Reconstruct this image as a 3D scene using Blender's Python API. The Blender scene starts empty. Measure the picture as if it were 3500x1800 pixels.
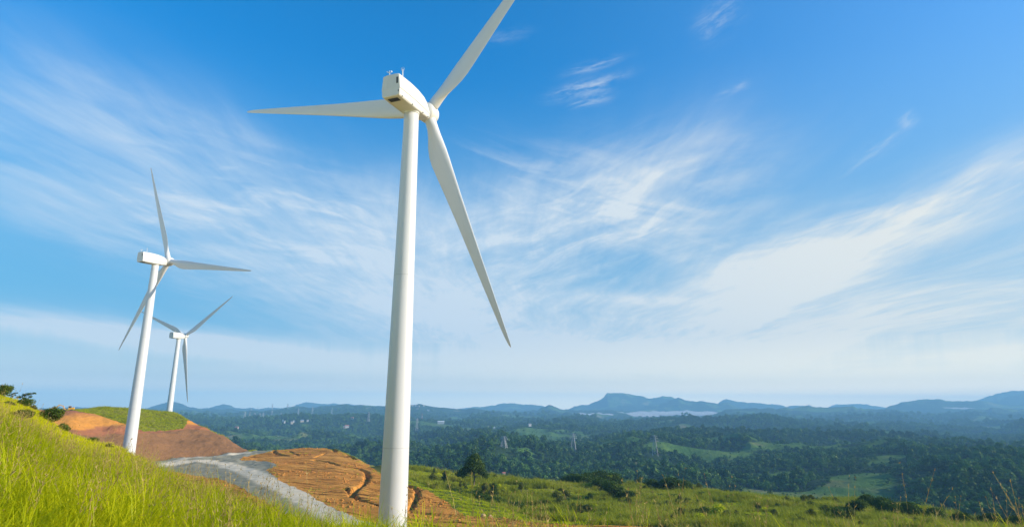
import bpy, bmesh, math, random
import numpy as np
from mathutils import Matrix, Vector, Euler

random.seed(7)
RNG = np.random.default_rng(7)
S = bpy.context.scene
COL = S.collection
R_ = math.radians

# ------------------------------------------------------------------ camera
FOC, PITCH, ROLL = 2085.6, 0.23247, -0.0049       # focal length and tilt recovered from the photograph (3500 px wide)
cr, sr = math.cos(ROLL), math.sin(ROLL)
FWD = Vector((0, math.cos(PITCH), math.sin(PITCH)))
UP0 = Vector((0, -math.sin(PITCH), math.cos(PITCH)))
RT0 = Vector((1, 0, 0))
RIGHT = RT0 * cr - UP0 * sr
UPV = RT0 * sr + UP0 * cr
cam = bpy.data.cameras.new('camera')
camo = bpy.data.objects.new('camera', cam)
COL.objects.link(camo)
m = Matrix.Identity(4)
for i in range(3):
    m[i][0], m[i][1], m[i][2] = RIGHT[i], UPV[i], -FWD[i]
camo.matrix_world = m
cam.sensor_width = 36
cam.lens = FOC / 3500 * 36
cam.clip_start = 0.1
cam.clip_end = 90000
S.camera = camo

# ------------------------------------------------------------------ light
SUN_EL, SUN_AZ = 21.5, -8.0            # azimuth counted from +X towards +Y
sd = Vector((math.cos(R_(SUN_EL)) * math.cos(R_(SUN_AZ)), math.cos(R_(SUN_EL)) * math.sin(R_(SUN_AZ)), math.sin(R_(SUN_EL))))
sun = bpy.data.lights.new('sun', 'SUN')
sun.energy = 4.0
sun.angle = R_(0.5)
sun.color = (1.0, 0.91, 0.77)
suno = bpy.data.objects.new('sun', sun)
suno.rotation_euler = (-sd).to_track_quat('-Z', 'Y').to_euler()
COL.objects.link(suno)
S.view_settings.view_transform = 'Standard'
S.view_settings.look = 'None'
S.view_settings.exposure = 0.8
S.view_settings.gamma = 1.0
S.view_settings.use_curve_mapping = False
S.cycles.volume_max_steps = 64
S.cycles.max_bounces = 8
S.cycles.transparent_max_bounces = 8
S.cycles.use_denoising = True


def pix_dir(px, py):
    return RIGHT * (px - 1750) + UPV * (900 - py) + FWD * FOC


def at(px, py, Y):
    d = pix_dir(px, py)
    return d * (Y / d.y)


# ------------------------------------------------------------------ world
W = bpy.data.worlds.new('World')
S.world = W
W.use_nodes = True
wt = W.node_tree
wt.nodes.clear()


class NT:
    """tiny expression helper over a node tree"""
    def __init__(self, tree):
        self.t = tree

    def n(self, typ, **kw):
        nd = self.t.nodes.new(typ)
        for k, v in kw.items():
            setattr(nd, k, v)
        return nd

    def put(self, sock, v):
        if isinstance(v, bpy.types.NodeSocket):
            self.t.links.new(v, sock)
        else:
            sock.default_value = v

    def m(self, op, a, b=0.0, c=None, clamp=False):
        nd = self.n('ShaderNodeMath', operation=op, use_clamp=clamp)
        self.put(nd.inputs[0], a)
        self.put(nd.inputs[1], b)
        if c is not None:
            self.put(nd.inputs[2], c)
        return nd.outputs[0]

    def add(self, a, b): return self.m('ADD', a, b)
    def sub(self, a, b): return self.m('SUBTRACT', a, b)
    def mul(self, a, b): return self.m('MULTIPLY', a, b)

    def xyz(self, x, y, z):
        nd = self.n('ShaderNodeCombineXYZ')
        for i, v in enumerate((x, y, z)):
            self.put(nd.inputs[i], v)
        return nd.outputs[0]

    def sep(self, v):
        nd = self.n('ShaderNodeSeparateXYZ')
        self.put(nd.inputs[0], v)
        return nd.outputs

    def noise(self, vec, scale=1.0, detail=4.0, rough=0.55, dist=0.0):
        nd = self.n('ShaderNodeTexNoise')
        self.put(nd.inputs['Vector'], vec)
        nd.inputs['Scale'].default_value = scale
        nd.inputs['Detail'].default_value = detail
        nd.inputs['Roughness'].default_value = rough
        nd.inputs['Distortion'].default_value = dist
        return nd.outputs[0]

    def step(self, x, lo, hi, a=0.0, b=1.0):
        nd = self.n('ShaderNodeMapRange', interpolation_type='SMOOTHSTEP')
        self.put(nd.inputs[0], x)
        for i, v in enumerate((lo, hi, a, b)):
            nd.inputs[i + 1].default_value = v
        return nd.outputs[0]

    def mix(self, f, a, b, blend='MIX'):
        nd = self.n('ShaderNodeMix', data_type='RGBA', blend_type=blend)
        self.put(nd.inputs[0], f)
        self.put(nd.inputs[6], a if isinstance(a, bpy.types.NodeSocket) else (*a, 1))
        self.put(nd.inputs[7], b if isinstance(b, bpy.types.NodeSocket) else (*b, 1))
        return nd.outputs[2]


k = NT(wt)
sky = k.n('ShaderNodeTexSky', sky_type='NISHITA')
sky.sun_disc = False
sky.sun_elevation = R_(SUN_EL)
sky.sun_rotation = R_(90 - SUN_AZ)
sky.altitude = 300
sky.air_density = 1.0
sky.dust_density = 0.6
sky.ozone_density = 2.0
hs = k.n('ShaderNodeHueSaturation')
hs.inputs['Hue'].default_value = 0.501
hs.inputs['Saturation'].default_value = 1.95
hs.inputs['Value'].default_value = 1.10
wt.links.new(sky.outputs[0], hs.inputs['Color'])
tc = k.n('ShaderNodeTexCoord')
dx, dy, dz = k.sep(tc.outputs['Generated'])
AZ = k.m('ARCTAN2', dx, dy)
EL = k.m('ARCSINE', dz)
# clearer, deeper blue air than the stock sky near the horizon
deep = k.n('ShaderNodeVectorMath', operation='SCALE')
wt.links.new(hs.outputs[0], deep.inputs[0])
wt.links.new(k.step(EL, 0.02, 0.62, 0.66, 1.12), deep.inputs['Scale'])


def azel(px, py):
    d = pix_dir(px, py).normalized()
    return math.atan2(d.x, d.y), math.asin(d.z)


def band(p0, p1, width, amp, sa, sb, lo, hi, k0, seed, dist=0.6, detail=5.0, rough=0.6, endfade=1.0):
    """a streak of cirrus from sky direction p0 to p1; sa, sb: noise frequency along and across"""
    a0, e0 = azel(*p0)
    a1, e1 = azel(*p1)
    ac, ec = (a0 + a1) / 2, (e0 + e1) / 2
    th = math.atan2(e1 - e0, a1 - a0)
    L = math.hypot(a1 - a0, e1 - e0) / 2 * endfade
    wd = width / FOC
    c, s = math.cos(th), math.sin(th)
    A = k.sub(AZ, ac)
    B = k.sub(EL, ec)
    u = k.add(k.mul(A, c), k.mul(B, s))
    v = k.sub(k.mul(B, c), k.mul(A, s))
    big = k.noise(k.xyz(k.mul(u, 3.0), k.mul(v, 5.0), seed + 31.0), detail=2.0)
    vv = k.add(v, k.mul(k.sub(big, 0.5), wd * 1.3))
    q = k.add(k.m('POWER', k.m('ABSOLUTE', k.mul(u, 1 / L)), 3.0), k.m('POWER', k.m('ABSOLUTE', k.mul(vv, 1 / wd)), 2.0))
    mask = k.m('EXPONENT', k.mul(q, -1.0))
    nz = k.noise(k.xyz(k.mul(u, sa), k.mul(vv, sb), seed), detail=detail, rough=rough, dist=dist)
    st = k.step(nz, lo, hi)
    return k.mul(k.mul(mask, amp), k.add(k0, k.mul(st, 1 - k0)))


bands = [
    # broad sheet falling from the upper left to the middle
    band((-250, 240), (1750, 1000), 240, 0.58, 3.0, 12, 0.28, 0.72, 0.50, 1.3, 0.4),
    band((-200, 560), (1500, 1000), 130, 0.50, 5, 24, 0.34, 0.70, 0.3, 4.1, 0.4),
    band((300, 520), (1500, 900), 160, 0.45, 8, 44, 0.42, 0.70, 0.0, 7.7, 0.4, 6, 0.62),
    band((-100, 180), (1000, 560), 90, 0.12, 5, 26, 0.36, 0.7, 0.3, 9.2, 0.8),
    # fan in the middle
    band((1300, 830), (2550, 560), 200, 0.70, 4, 15, 0.30, 0.70, 0.42, 11.4, 0.5, 6),
    band((1500, 980), (2450, 640), 190, 0.45, 7, 40, 0.40, 0.70, 0.0, 15.9, 0.5, 7, 0.66),
    band((1600, 560), (2450, 780), 130, 0.40, 5, 30, 0.40, 0.70, 0.05, 18.8, 0.5, 6),
    # flat banks low on the left and in the middle
    band((-200, 1065), (1250, 1235), 34, 1.1, 3, 18, 0.25, 0.65, 0.55, 81.0, 0.3),
    band((-200, 1300), (1500, 1335), 20, 0.8, 3, 26, 0.30, 0.65, 0.35, 83.0, 0.3),
    band((1350, 1225), (2600, 1235), 34, 1.0, 4, 22, 0.30, 0.65, 0.40, 85.0, 0.5, 6),
    band((1750, 1160), (2300, 1195), 30, 0.7, 6, 26, 0.34, 0.66, 0.2, 87.0, 0.6, 6),
    # low veil under the fan
    band((1150, 1060), (2450, 1170), 120, 1.0, 3, 14, 0.30, 0.70, 0.5, 21.7, 0.7),
    band((-150, 1080), (1500, 1270), 60, 0.7, 3, 22, 0.30, 0.68, 0.45, 25.1, 0.6),
    band((1950, 1010), (2330, 1025), 22, 0.5, 9, 30, 0.35, 0.62, 0.15, 27.0, 1.0),
    # rising streaks on the right
    band((2350, 1090), (3700, 480), 75, 0.85, 6, 30, 0.34, 0.68, 0.3, 31.5, 0.5, 6),
    band((2480, 880), (3250, 690), 55, 0.40, 8, 40, 0.40, 0.66, 0.1, 33.5, 1.0, 6),
    band((2300, 1000), (2950, 900), 130, 0.7, 5, 20, 0.34, 0.68, 0.2, 36.5, 0.5, 6),
    band((2300, 1230), (3900, 930), 190, 0.85, 3.5, 16, 0.30, 0.68, 0.30, 41.2, 0.5, 6),
    band((2850, 800), (3600, 560), 80, 0.30, 6, 36, 0.40, 0.68, 0.1, 43.0, 0.9),
    # small wisps high up
    band((2380, 110), (2530, 20), 42, 0.38, 16, 75, 0.34, 0.72, 0.0, 51.1, 0.5, 7, 0.7),
    band((1930, 250), (2130, 190), 16, 0.43, 16, 75, 0.34, 0.72, 0.0, 53.4, 0.4, 7, 0.7),
    band((1880, 330), (2140, 260), 25, 0.47, 16, 75, 0.34, 0.72, 0.0, 55.6, 0.4, 7, 0.7),
    band((1950, 360), (2090, 325), 17, 0.43, 16, 75, 0.34, 0.72, 0.0, 57.9, 0.4, 7, 0.7),
    band((2450, 325), (2560, 285), 13, 0.27, 16, 75, 0.34, 0.72, 0.0, 59.9, 0.4, 7, 0.7),
    band((3080, 430), (3130, 390), 17, 0.43, 16, 75, 0.34, 0.72, 0.0, 61.9, 0.4, 7, 0.7),
    band((2880, 590), (3090, 440), 20, 0.21, 16, 75, 0.34, 0.72, 0.0, 63.9, 0.4, 7, 0.7),
    band((1660, 135), (1810, 110), 17, 0.28, 16, 75, 0.34, 0.72, 0.0, 65.2, 0.5, 7, 0.7),
]
CL = bands[0]
for b in bands[1:]:
    CL = k.add(CL, b)
# low bank of far cloud hugging the horizon, thicker towards the sun
hz = k.noise(k.xyz(k.mul(AZ, 3.0), k.mul(EL, 30.0), 77.0), detail=6, rough=0.6, dist=0.5)
low = k.mul(k.m('EXPONENT', k.mul(k.m('POWER', k.mul(k.sub(EL, 0.035), 15.0), 2.0), -1.0)), k.step(hz, 0.36, 0.66, 0.12, 0.62))
low = k.mul(low, k.mul(k.step(AZ, -0.7, 0.35, 0.25, 1.5), k.step(AZ, 2.2, 1.3)))
CL = k.add(CL, low)
# thin high veil towards the sun side
veil = k.mul(k.mul(k.step(AZ, -0.25, 0.95, 0.0, 0.30), k.step(AZ, 2.2, 1.3)), k.step(EL, 0.95, 0.05, 0.45, 1.0))
# fine combing of the ice cloud: parallel filaments on a high flat layer, so they run together towards the horizon
zz = k.m('MAXIMUM', dz, 0.10)
fx, fy = k.m('DIVIDE', dx, zz), k.m('DIVIDE', dy, zz)
warp = k.mul(k.sub(k.noise(k.xyz(k.mul(fx, 0.5), k.mul(fy, 0.35), 3.0), detail=2), 0.5), 0.8)
fx = k.add(fx, warp)
f1 = k.noise(k.xyz(k.mul(fx, 3.2), k.mul(fy, 0.55), 0.0), detail=7, rough=0.62)
f2 = k.noise(k.xyz(k.mul(fx, 11.0), k.mul(fy, 1.5), 5.0), detail=6, rough=0.65)
comb = k.add(k.mul(k.step(f1, 0.25, 0.78), 0.42), k.mul(k.step(f2, 0.25, 0.8), 0.30))
CL = k.mul(CL, k.add(k.mul(comb, 1.45), 0.72))
CL = k.add(CL, veil)
CLm = k.m('MINIMUM', k.m('MULTIPLY', CL, k.step(CL, 0.0, 0.5, 0.45, 0.80)), 0.93)
cc = k.mix(k.step(AZ, -0.3, 0.8), (3.2, 3.75, 4.3), (4.4, 4.35, 4.0))
glow = k.mul(k.step(EL, 0.125, 0.005, 0.0, 0.92), k.step(AZ, 2.6, 1.5, 0.3, 1.0))      # pale far air and cloud low over the horizon
gcol = k.mix(k.step(AZ, -0.6, 0.6), (4.4, 4.7, 4.4), (8.0, 7.0, 4.8))
gcol = k.mix(k.step(EL, 0.045, 0.008), gcol, k.mix(k.step(AZ, -0.6, 0.5), (9.0, 8.4, 6.4), (17.0, 13.2, 7.6)))
air = k.mix(k.step(EL, 0.56, 0.12, 0.0, 0.80), deep.outputs[0], (0.80, 2.20, 3.55))
skyc = k.mix(glow, k.mix(CLm, air, cc), gcol)
bg = k.n('ShaderNodeBackground')
bg.inputs['Strength'].default_value = 0.12
wt.links.new(skyc, bg.inputs['Color'])
wo = k.n('ShaderNodeOutputWorld')
wt.links.new(bg.outputs[0], wo.inputs['Surface'])


# ------------------------------------------------------------------ helpers
def tag(o, label=None, cat=None, group=None, kind=None):
    for key, v in (('label', label), ('category', cat), ('group', group), ('kind', kind)):
        if v:
            o[key] = v
    return o


def link(name, data, parent=None, mat=None):
    o = bpy.data.objects.new(name, data)
    COL.objects.link(o)
    if parent is not None:
        o.parent = parent
    if mat is not None and data is not None and not data.materials:
        data.materials.append(mat)
    return o


def np_mesh(name, V, F, smooth=True, mat=None):
    """V (n,3), F (m,3|4) numpy"""
    me = bpy.data.meshes.new(name)
    V = np.asarray(V, dtype=np.float32)
    F = np.asarray(F, dtype=np.int32)
    kq = F.shape[1]
    me.vertices.add(len(V))
    me.vertices.foreach_set('co', V.ravel())
    me.loops.add(F.size)
    me.loops.foreach_set('vertex_index', F.ravel())
    me.polygons.add(len(F))
    me.polygons.foreach_set('loop_start', np.arange(0, F.size, kq, dtype=np.int32))
    me.polygons.foreach_set('loop_total', np.full(len(F), kq, dtype=np.int32))
    me.polygons.foreach_set('use_smooth', np.full(len(F), smooth, dtype=bool))
    me.update(calc_edges=True)
    if mat:
        me.materials.append(mat)
    return me


def attr(me, name, vals, typ='FLOAT'):
    a = me.attributes.new(name, typ, 'POINT')
    a.data.foreach_set('value' if typ in ('FLOAT', 'INT') else 'vector', np.asarray(vals).ravel())


class MB:
    """collects simple solids into one mesh"""
    def __init__(self):
        self.V, self.F, self.n = [], [], 0

    def add(self, vs, fs):
        self.V += [tuple(v) for v in vs]
        self.F += [tuple(i + self.n for i in f) for f in fs]
        self.n += len(vs)

    def box(self, c, s, rot=None):
        vs = []
        for z in (-.5, .5):
            for y in (-.5, .5):
                for x in (-.5, .5):
                    v = Vector((x * s[0], y * s[1], z * s[2]))
                    if rot:
                        v = rot @ v
                    vs.append(v + Vector(c))
        self.add(vs, [(0, 2, 3, 1), (4, 5, 7, 6), (0, 1, 5, 4), (2, 6, 7, 3), (0, 4, 6, 2), (1, 3, 7, 5)])

    def bar(self, a, b, w, w2=None):
        a, b = Vector(a), Vector(b)
        d = (b - a).normalized()
        q = d.to_track_quat('Z', 'Y').to_matrix()
        w2 = w if w2 is None else w2
        vs = []
        for p, ww in ((a, w), (b, w2)):
            for x, y in ((-1, -1), (1, -1), (1, 1), (-1, 1)):
                vs.append(p + q @ Vector((x * ww / 2, y * ww / 2, 0)))
        self.add(vs, [(0, 3, 2, 1), (4, 5, 6, 7), (0, 1, 5, 4), (1, 2, 6, 5), (2, 3, 7, 6), (3, 0, 4, 7)])

    def tube(self, pts, radii, seg=8, cap=True):
        pts = [Vector(p) for p in pts]
        rings = []
        for i, p in enumerate(pts):
            d = (pts[min(i + 1, len(pts) - 1)] - pts[max(i - 1, 0)]).normalized()
            q = d.to_track_quat('Z', 'Y').to_matrix()
            rings.append([p + q @ Vector((math.cos(a) * radii[i], math.sin(a) * radii[i], 0)) for a in [2 * math.pi * j / seg for j in range(seg)]])
        vs = [v for r in rings for v in r]
        fs = []
        for i in range(len(pts) - 1):
            for j in range(seg):
                a, b = i * seg + j, i * seg + (j + 1) % seg
                fs.append((a, b, b + seg, a + seg))
        if cap:
            fs.append(tuple(range(seg))[::-1])
            fs.append(tuple(range((len(pts) - 1) * seg, len(pts) * seg)))
        self.add(vs, fs)

    def mesh(self, name, mat=None, smooth=False):
        me = bpy.data.meshes.new(name)
        me.from_pydata(self.V, [], self.F)
        if smooth:
            for p in me.polygons:
                p.use_smooth = True
        me.update()
        if mat:
            me.materials.append(mat)
        return me


def new_mat(name):
    mt = bpy.data.materials.new(name)
    mt.use_nodes = True
    mt.node_tree.nodes.clear()
    q = NT(mt.node_tree)
    out = q.n('ShaderNodeOutputMaterial')
    return mt, q, out


def principled(q, out, color, rough=0.8, spec=0.3, bump=None, bump_strength=0.3, bump_dist=0.1, metal=0.0):
    p = q.n('ShaderNodeBsdfPrincipled')
    q.put(p.inputs['Base Color'], color if isinstance(color, bpy.types.NodeSocket) else (*color, 1))
    q.put(p.inputs['Roughness'], rough)
    p.inputs['Specular IOR Level'].default_value = spec
    p.inputs['Metallic'].default_value = metal
    if bump is not None:
        b = q.n('ShaderNodeBump')
        b.inputs['Strength'].default_value = bump_strength
        b.inputs['Distance'].default_value = bump_dist
        q.put(b.inputs['Height'], bump)
        q.t.links.new(b.outputs[0], p.inputs['Normal'])
    q.t.links.new(p.outputs[0], out.inputs['Surface'])
    return p


def pos(q):
    return q.n('ShaderNodeNewGeometry').outputs['Position']


def obc(q):
    return q.n('ShaderNodeTexCoord').outputs['Object']


def attrn(q, name):
    nd = q.n('ShaderNodeAttribute')
    nd.attribute_name = name
    return nd.outputs['Fac']


def scl(q, v, s):
    nd = q.n('ShaderNodeVectorMath', operation='MULTIPLY')
    q.put(nd.inputs[0], v)
    nd.inputs[1].default_value = s if isinstance(s, tuple) else (s, s, s)
    return nd.outputs[0]


def simple_mat(name, color, rough=0.6, spec=0.4, metal=0.0, var=0.12, scale=1.5):
    mt, q, out = new_mat(name)
    nz = q.noise(obc(q), scale, 4)
    c = q.mix(nz, tuple(x * (1 - var) for x in color), tuple(min(1, x * (1 + var)) for x in color))
    principled(q, out, c, rough, spec, metal=metal)
    return mt


# ------------------------------------------------------------------ numpy noise
_perm = np.random.default_rng(3).random((256, 256)).astype(np.float64)


def vnoise(x, y, seed=0):
    x = x + seed * 17.31
    y = y + seed * 9.17
    xi, yi = np.floor(x).astype(int), np.floor(y).astype(int)
    fx, fy = x - xi, y - yi
    fx, fy = fx * fx * fx * (fx * (fx * 6 - 15) + 10), fy * fy * fy * (fy * (fy * 6 - 15) + 10)
    g = lambda a, b: _perm[a & 255, b & 255]
    return (g(xi, yi) * (1 - fx) + g(xi + 1, yi) * fx) * (1 - fy) + (g(xi, yi + 1) * (1 - fx) + g(xi + 1, yi + 1) * fx) * fy


def fbm(x, y, oct=4, seed=0, gain=0.5):
    s, a, tot = 0, 1.0, 0
    for o in range(oct):
        s = s + a * (vnoise(x * 2 ** o, y * 2 ** o, seed + o * 3) - 0.5)
        tot += a
        a *= gain
    return s / tot * 2          # about -1..1


def ridged(x, y, oct=4, seed=0):
    s, a, tot = 0, 1.0, 0
    for o in range(oct):
        s = s + a * (1 - np.abs(2 * vnoise(x * 2 ** o, y * 2 ** o, seed + o * 3) - 1))
        tot += a
        a *= 0.5
    return s / tot


# ------------------------------------------------------------------ the lie of the land
# near hillside: crest line of the bare ground (pixel, pixel, forward distance)
CREST = [(-900, 1120, 90), (-300, 1262, 76), (0, 1356, 66), (54, 1374, 64), (104, 1400, 61), (137, 1421, 58), (199, 1463, 54), (232, 1483, 51), (290, 1508, 46),
         (345, 1528, 42), (415, 1545, 38), (457, 1565, 35), (515, 1596, 31), (552, 1630, 28), (600, 1682, 24), (700, 1730, 20),
         (830, 1775, 16), (1000, 1828, 14), (1200, 1862, 12.5), (1450, 1900, 11.5), (1700, 1950, 10.5), (2200, 1975, 10), (3000, 1945, 10), (3800, 1950, 10), (6000, 1990, 10)]
_c = [at(*c) for c in CREST]
C_t = np.array([p.x / p.y for p in _c])
C_Y = np.array([p.y for p in _c])
C_Z = np.array([p.z for p in _c])


def hill(t, Y):
    yc = np.interp(t, C_t, C_Y)
    zc = np.interp(t, C_t, C_Z)
    z0 = -1.75
    f = Y / yc
    front = z0 + (zc - z0) * f
    sl = np.clip((np.abs(zc + 24) / 40), 0.3, 0.62)
    d = Y - yc
    back = zc + (zc - z0) / yc * d * np.exp(-np.clip(d, 0, 99) / 3) - sl * np.clip(d - 0.06 * yc, 0, None)
    z = np.where(f < 1, front, back)
    x = t * Y
    amp = np.clip(Y / 14, 0.1, 1) * np.clip(1.25 - np.abs(f - 1) * 0.3, 0, 1)
    return z + amp * (0.32 * fbm(x / 9, Y / 9, 3, 5) + 0.12 * fbm(x / 2.2, Y / 2.2, 3, 8))


# middle ground: per picture column a list of knots (py, Y) or ('z', z, Y)
def kn(*rows):
    return rows


MID = {
    -700: kn(('z', -18, 180), ('z', -14, 210), ('z', -8, 230), ('z', -4, 255), ('z', -3, 262), ('z', -2.5, 270), ('z', -2, 280), ('z', -2, 300)),
    0:    kn(('z', -19, 195), ('z', -13, 220), ('z', -8, 240), (1420, 255), (1412, 262), (1410, 270), (1408, 280), (1405, 300)),
    130:  kn((1510, 215), (1455, 236), (1425, 248), (1412, 258), (1407, 264), (1405, 271), (1404, 280), (1403, 305)),
    260:  kn((1535, 225), (1470, 245), (1430, 258), (1412, 268), (1408, 273), (1406, 279), (1405, 286), (1404, 310)),
    350:  kn((1560, 232), (1490, 255), (1462, 264), (1428, 276), (1412, 284), (1403, 290), (1397, 298), (1395, 315)),
    450:  kn((1580, 240), (1515, 258), (1475, 268), (1452, 276), (1428, 288), (1413, 296), (1403, 304), (1399, 322)),
    520:  kn((1573, 255), (1520, 268), (1478, 278), (1472, 284), (1440, 296), (1420, 305), (1407, 313), (1402, 330)),
    600:  kn((1567, 268), (1520, 280), (1480, 292), (1468, 298), (1440, 308), (1424, 316), (1414, 322), (1410, 335)),
    640:  kn((1563, 273), (1525, 283), (1488, 295), (1472, 301), (1455, 308), (1446, 312), (1440, 315), (1437, 318)),
    700:  kn((1559, 278), (1530, 286), (1505, 295), (1485, 303), (1474, 308), (1468, 311), (1464, 313), (1462, 315)),
    760:  kn((1554, 285), (1535, 291), (1518, 298), (1504, 304), (1496, 308), (1492, 311), (1490, 313), (1488, 315)),
    847:  kn((1545, 298), (1544, 300), (1543, 302), (1542.5, 304), (1542, 306), (1542, 308), (1541.5, 310), (1541, 312)),
    930:  kn((1620, 215), (1590, 238), (1570, 258), (1550, 284), (1543, 295), (1540, 302), (1538, 307), (1536, 312)),
    1050: kn((1690, 175), (1640, 203), (1600, 232), (1560, 272), (1545, 292), (1537, 303), (1532, 311), (1529, 316)),
    1150: kn((1740, 155), (1670, 186), (1610, 225), (1575, 257), (1556, 276), (1546, 287), (1539, 295), (1533, 302)),
    1200: kn((1740, 155), (1680, 182), (1630, 213), (1595, 241), (1578, 257), (1568, 267), (1561, 275), (1556, 281)),
    1260: kn((1745, 155), (1690, 180), (1650, 203), (1618, 226), (1604, 238), (1596, 245), (1591, 250), (1587, 256)),
    1302: kn((1745, 155), (1700, 177), (1670, 193), (1630, 217), (1612, 232), ('z', -21.0, 240), (1606, 246), (1596, 270)),
    1398: kn((1745, 155), (1720, 168), (1690, 183), (1655, 204), (1640, 215), ('z', -23.6, 226), (1622, 246), (1599, 276)),
    1500: kn((1760, 150), (1740, 158), (1718, 170), (1697, 182), (1672, 196), ('z', -26.5, 210), (1643, 238), (1605, 277)),
    1593: kn((1790, 138), (1780, 142), (1770, 147), (1761, 151), (1699, 183), ('z', -28.5, 203), (1662, 226), (1611, 276)),
    1686: kn((1800, 135), (1790, 138), (1780, 142), (1771, 147), (1725, 170), ('z', -29, 192), (1682, 218), (1622, 272)),
    1780: kn((1803, 134), (1795, 137), (1787, 140), (1777, 144), (1757, 154), ('z', -28.8, 176), (1692, 214), (1640, 265)),
    1850: kn((1806, 133), (1800, 135), (1792, 139), (1784, 142), (1781, 144), ('z', -26.9, 163), (1705, 210), (1650, 260)),
    2000: kn((1808, 132), (1802, 134), (1795, 137), (1788, 140), (1786, 141), ('z', -25.9, 152), (1722, 200), (1657, 262)),
    2200: kn((1812, 131), (1808, 133), (1802, 135), (1796, 138), (1794, 139), ('z', -25.3, 150), (1722, 200), (1650, 270)),
    2360: kn((1815, 130), (1812, 131), (1808, 133), (1803, 135), (1801, 136), ('z', -25.3, 150), (1720, 203), (1659, 268)),
    2500: kn((1818, 130), (1814, 131), (1810, 132), (1806, 134), (1804, 135), ('z', -25.3, 150), (1735, 198), (1677, 245)),
    2700: kn((1820, 129), (1816, 130), (1812, 131), (1808, 133), (1806, 134), ('z', -25.3, 150), (1745, 188), (1704, 224)),
    2900: kn((1820, 129), (1816, 130), (1812, 131), (1808, 133), (1806, 134), ('z', -25.5, 150), (1745, 188), (1700, 226)),
    3050: kn((1825, 128), (1820, 129), (1816, 130), (1812, 131), (1810, 132), ('z', -25.8, 150), (1765, 182), (1728, 208)),
    3300: kn((1835, 125), (1830, 127), (1825, 128), (1820, 130), (1816, 132), ('z', -26.5, 148), (1800, 165), (1778, 182)),
    3500: kn((1840, 123), (1836, 125), (1832, 126), (1828, 128), (1824, 130), ('z', -27, 146), (1815, 160), (1800, 172)),
    4300: kn((1850, 122), (1846, 123), (1842, 124), (1838, 126), (1834, 128), ('z', -28, 144), (1830, 158), (1815, 170)),
}
NK = 8
K_t, K_Y, K_Z = [[] for _ in range(NK)], [[] for _ in range(NK)], [[] for _ in range(NK)]
for px in sorted(MID):
    for i, r in enumerate(MID[px]):
        if r[0] == 'z':
            g = at(px, 1600, r[2])
            x, yv, z = g.x / g.y * r[2], r[2], r[1]
        else:
            g = at(px, r[0], r[1])
            x, yv, z = g.x, g.y, g.z
        K_t[i].append(x / yv)
        K_Y[i].append(yv)
        K_Z[i].append(z)


def piece(Y, Yk, Zk):
    z = np.array(Zk[0], dtype=float).copy() + np.zeros_like(Y)
    for i in range(len(Yk) - 1):
        d = np.maximum(Yk[i + 1] - Yk[i], 0.2)
        f = np.clip((Y - Yk[i]) / d, 0, 1)
        z = z + (Zk[i + 1] - Zk[i]) * f
    return z


# ditches dug through the bare soil: polylines in the picture, turned into ground points
DITCH_PX = [
    ([(1075, 1571), (1110, 1576), (1158, 1589), (1200, 1596), (1226, 1602), (1250, 1612), (1257, 1623), (1249, 1647), (1232, 1662), (1215, 1674), (1202, 1686), (1212, 1698), (1228, 1709), (1262, 1719), (1300, 1728)], 1.5, 2.3),
    ([(1380, 1653), (1405, 1662), (1426, 1675), (1428, 1690), (1421, 1706), (1412, 1722), (1403, 1738)], 1.5, 2.2),
    ([(1112, 1533), (1130, 1533), (1144, 1537), (1149, 1544)], 1.6, 2.2),
    ([(935, 1540), (940, 1548), (955, 1553), (985, 1557)], 1.7, 2.2),
    ([(1183, 1556), (1205, 1562), (1213, 1570)], 1.3, 1.8),
    ([(990, 1541), (1004, 1550), (1026, 1557)], 0.8, 1.2),
    ([(1075, 1563), (1095, 1556), (1112, 1549)], 0.9, 1.3),
    ([(1180, 1668), (1196, 1682), (1205, 1690)], 1.0, 1.6),
    ([(1232, 1660), (1248, 1655), (1252, 1648)], 0.8, 1.4),
    ([(1400, 1748), (1500, 1758), (1600, 1768), (1700, 1774), (1850, 1788)], 0.7, 1.1),
]


def ground_hit(px, py):
    """where the ray of a pixel meets the middle ground"""
    d = pix_dir(px, py)
    Ys = np.linspace(95, 340, 1500)
    t = d.x / d.y
    z = mid0(np.full_like(Ys, t), Ys)
    s = Ys * (d.z / d.y)
    w = np.nonzero(s <= z)[0]
    i = w[0] if len(w) else len(Ys) - 1
    return t * Ys[i], Ys[i], z[i]


def mid0(t, Y):
    Yk = [np.full_like(t, 14.0), np.full_like(t, 72.0)]
    Zk = [np.full_like(t, -16.0), np.full_like(t, -24.6)]
    for i in range(NK):
        Yk.append(np.interp(t, K_t[i], K_Y[i]))
        Zk.append(np.interp(t, K_t[i], K_Z[i]))
    Yk += [Yk[-1] + 55, np.maximum(Yk[-1] + 150, 480)]
    Zk += [Zk[-1] - 18, np.full_like(t, -76.0)]
    Yk.append(Yk[-1] + 400)
    Zk.append(Zk[-1] - 60)
    return piece(Y, Yk, Zk)


DITCH = []
for pts, dep, wid in DITCH_PX:
    DITCH.append((np.array([ground_hit(*p)[:2] for p in pts]), dep, wid))


def poly_dist(x, y, P):
    d = np.full_like(x, 1e9)
    for (x0, y0), (x1, y1) in zip(P[:-1], P[1:]):
        vx, vy = x1 - x0, y1 - y0
        f = np.clip(((x - x0) * vx + (y - y0) * vy) / (vx * vx + vy * vy + 1e-9), 0, 1)
        d = np.minimum(d, np.hypot(x - x0 - f * vx, y - y0 - f * vy))
    return d


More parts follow.
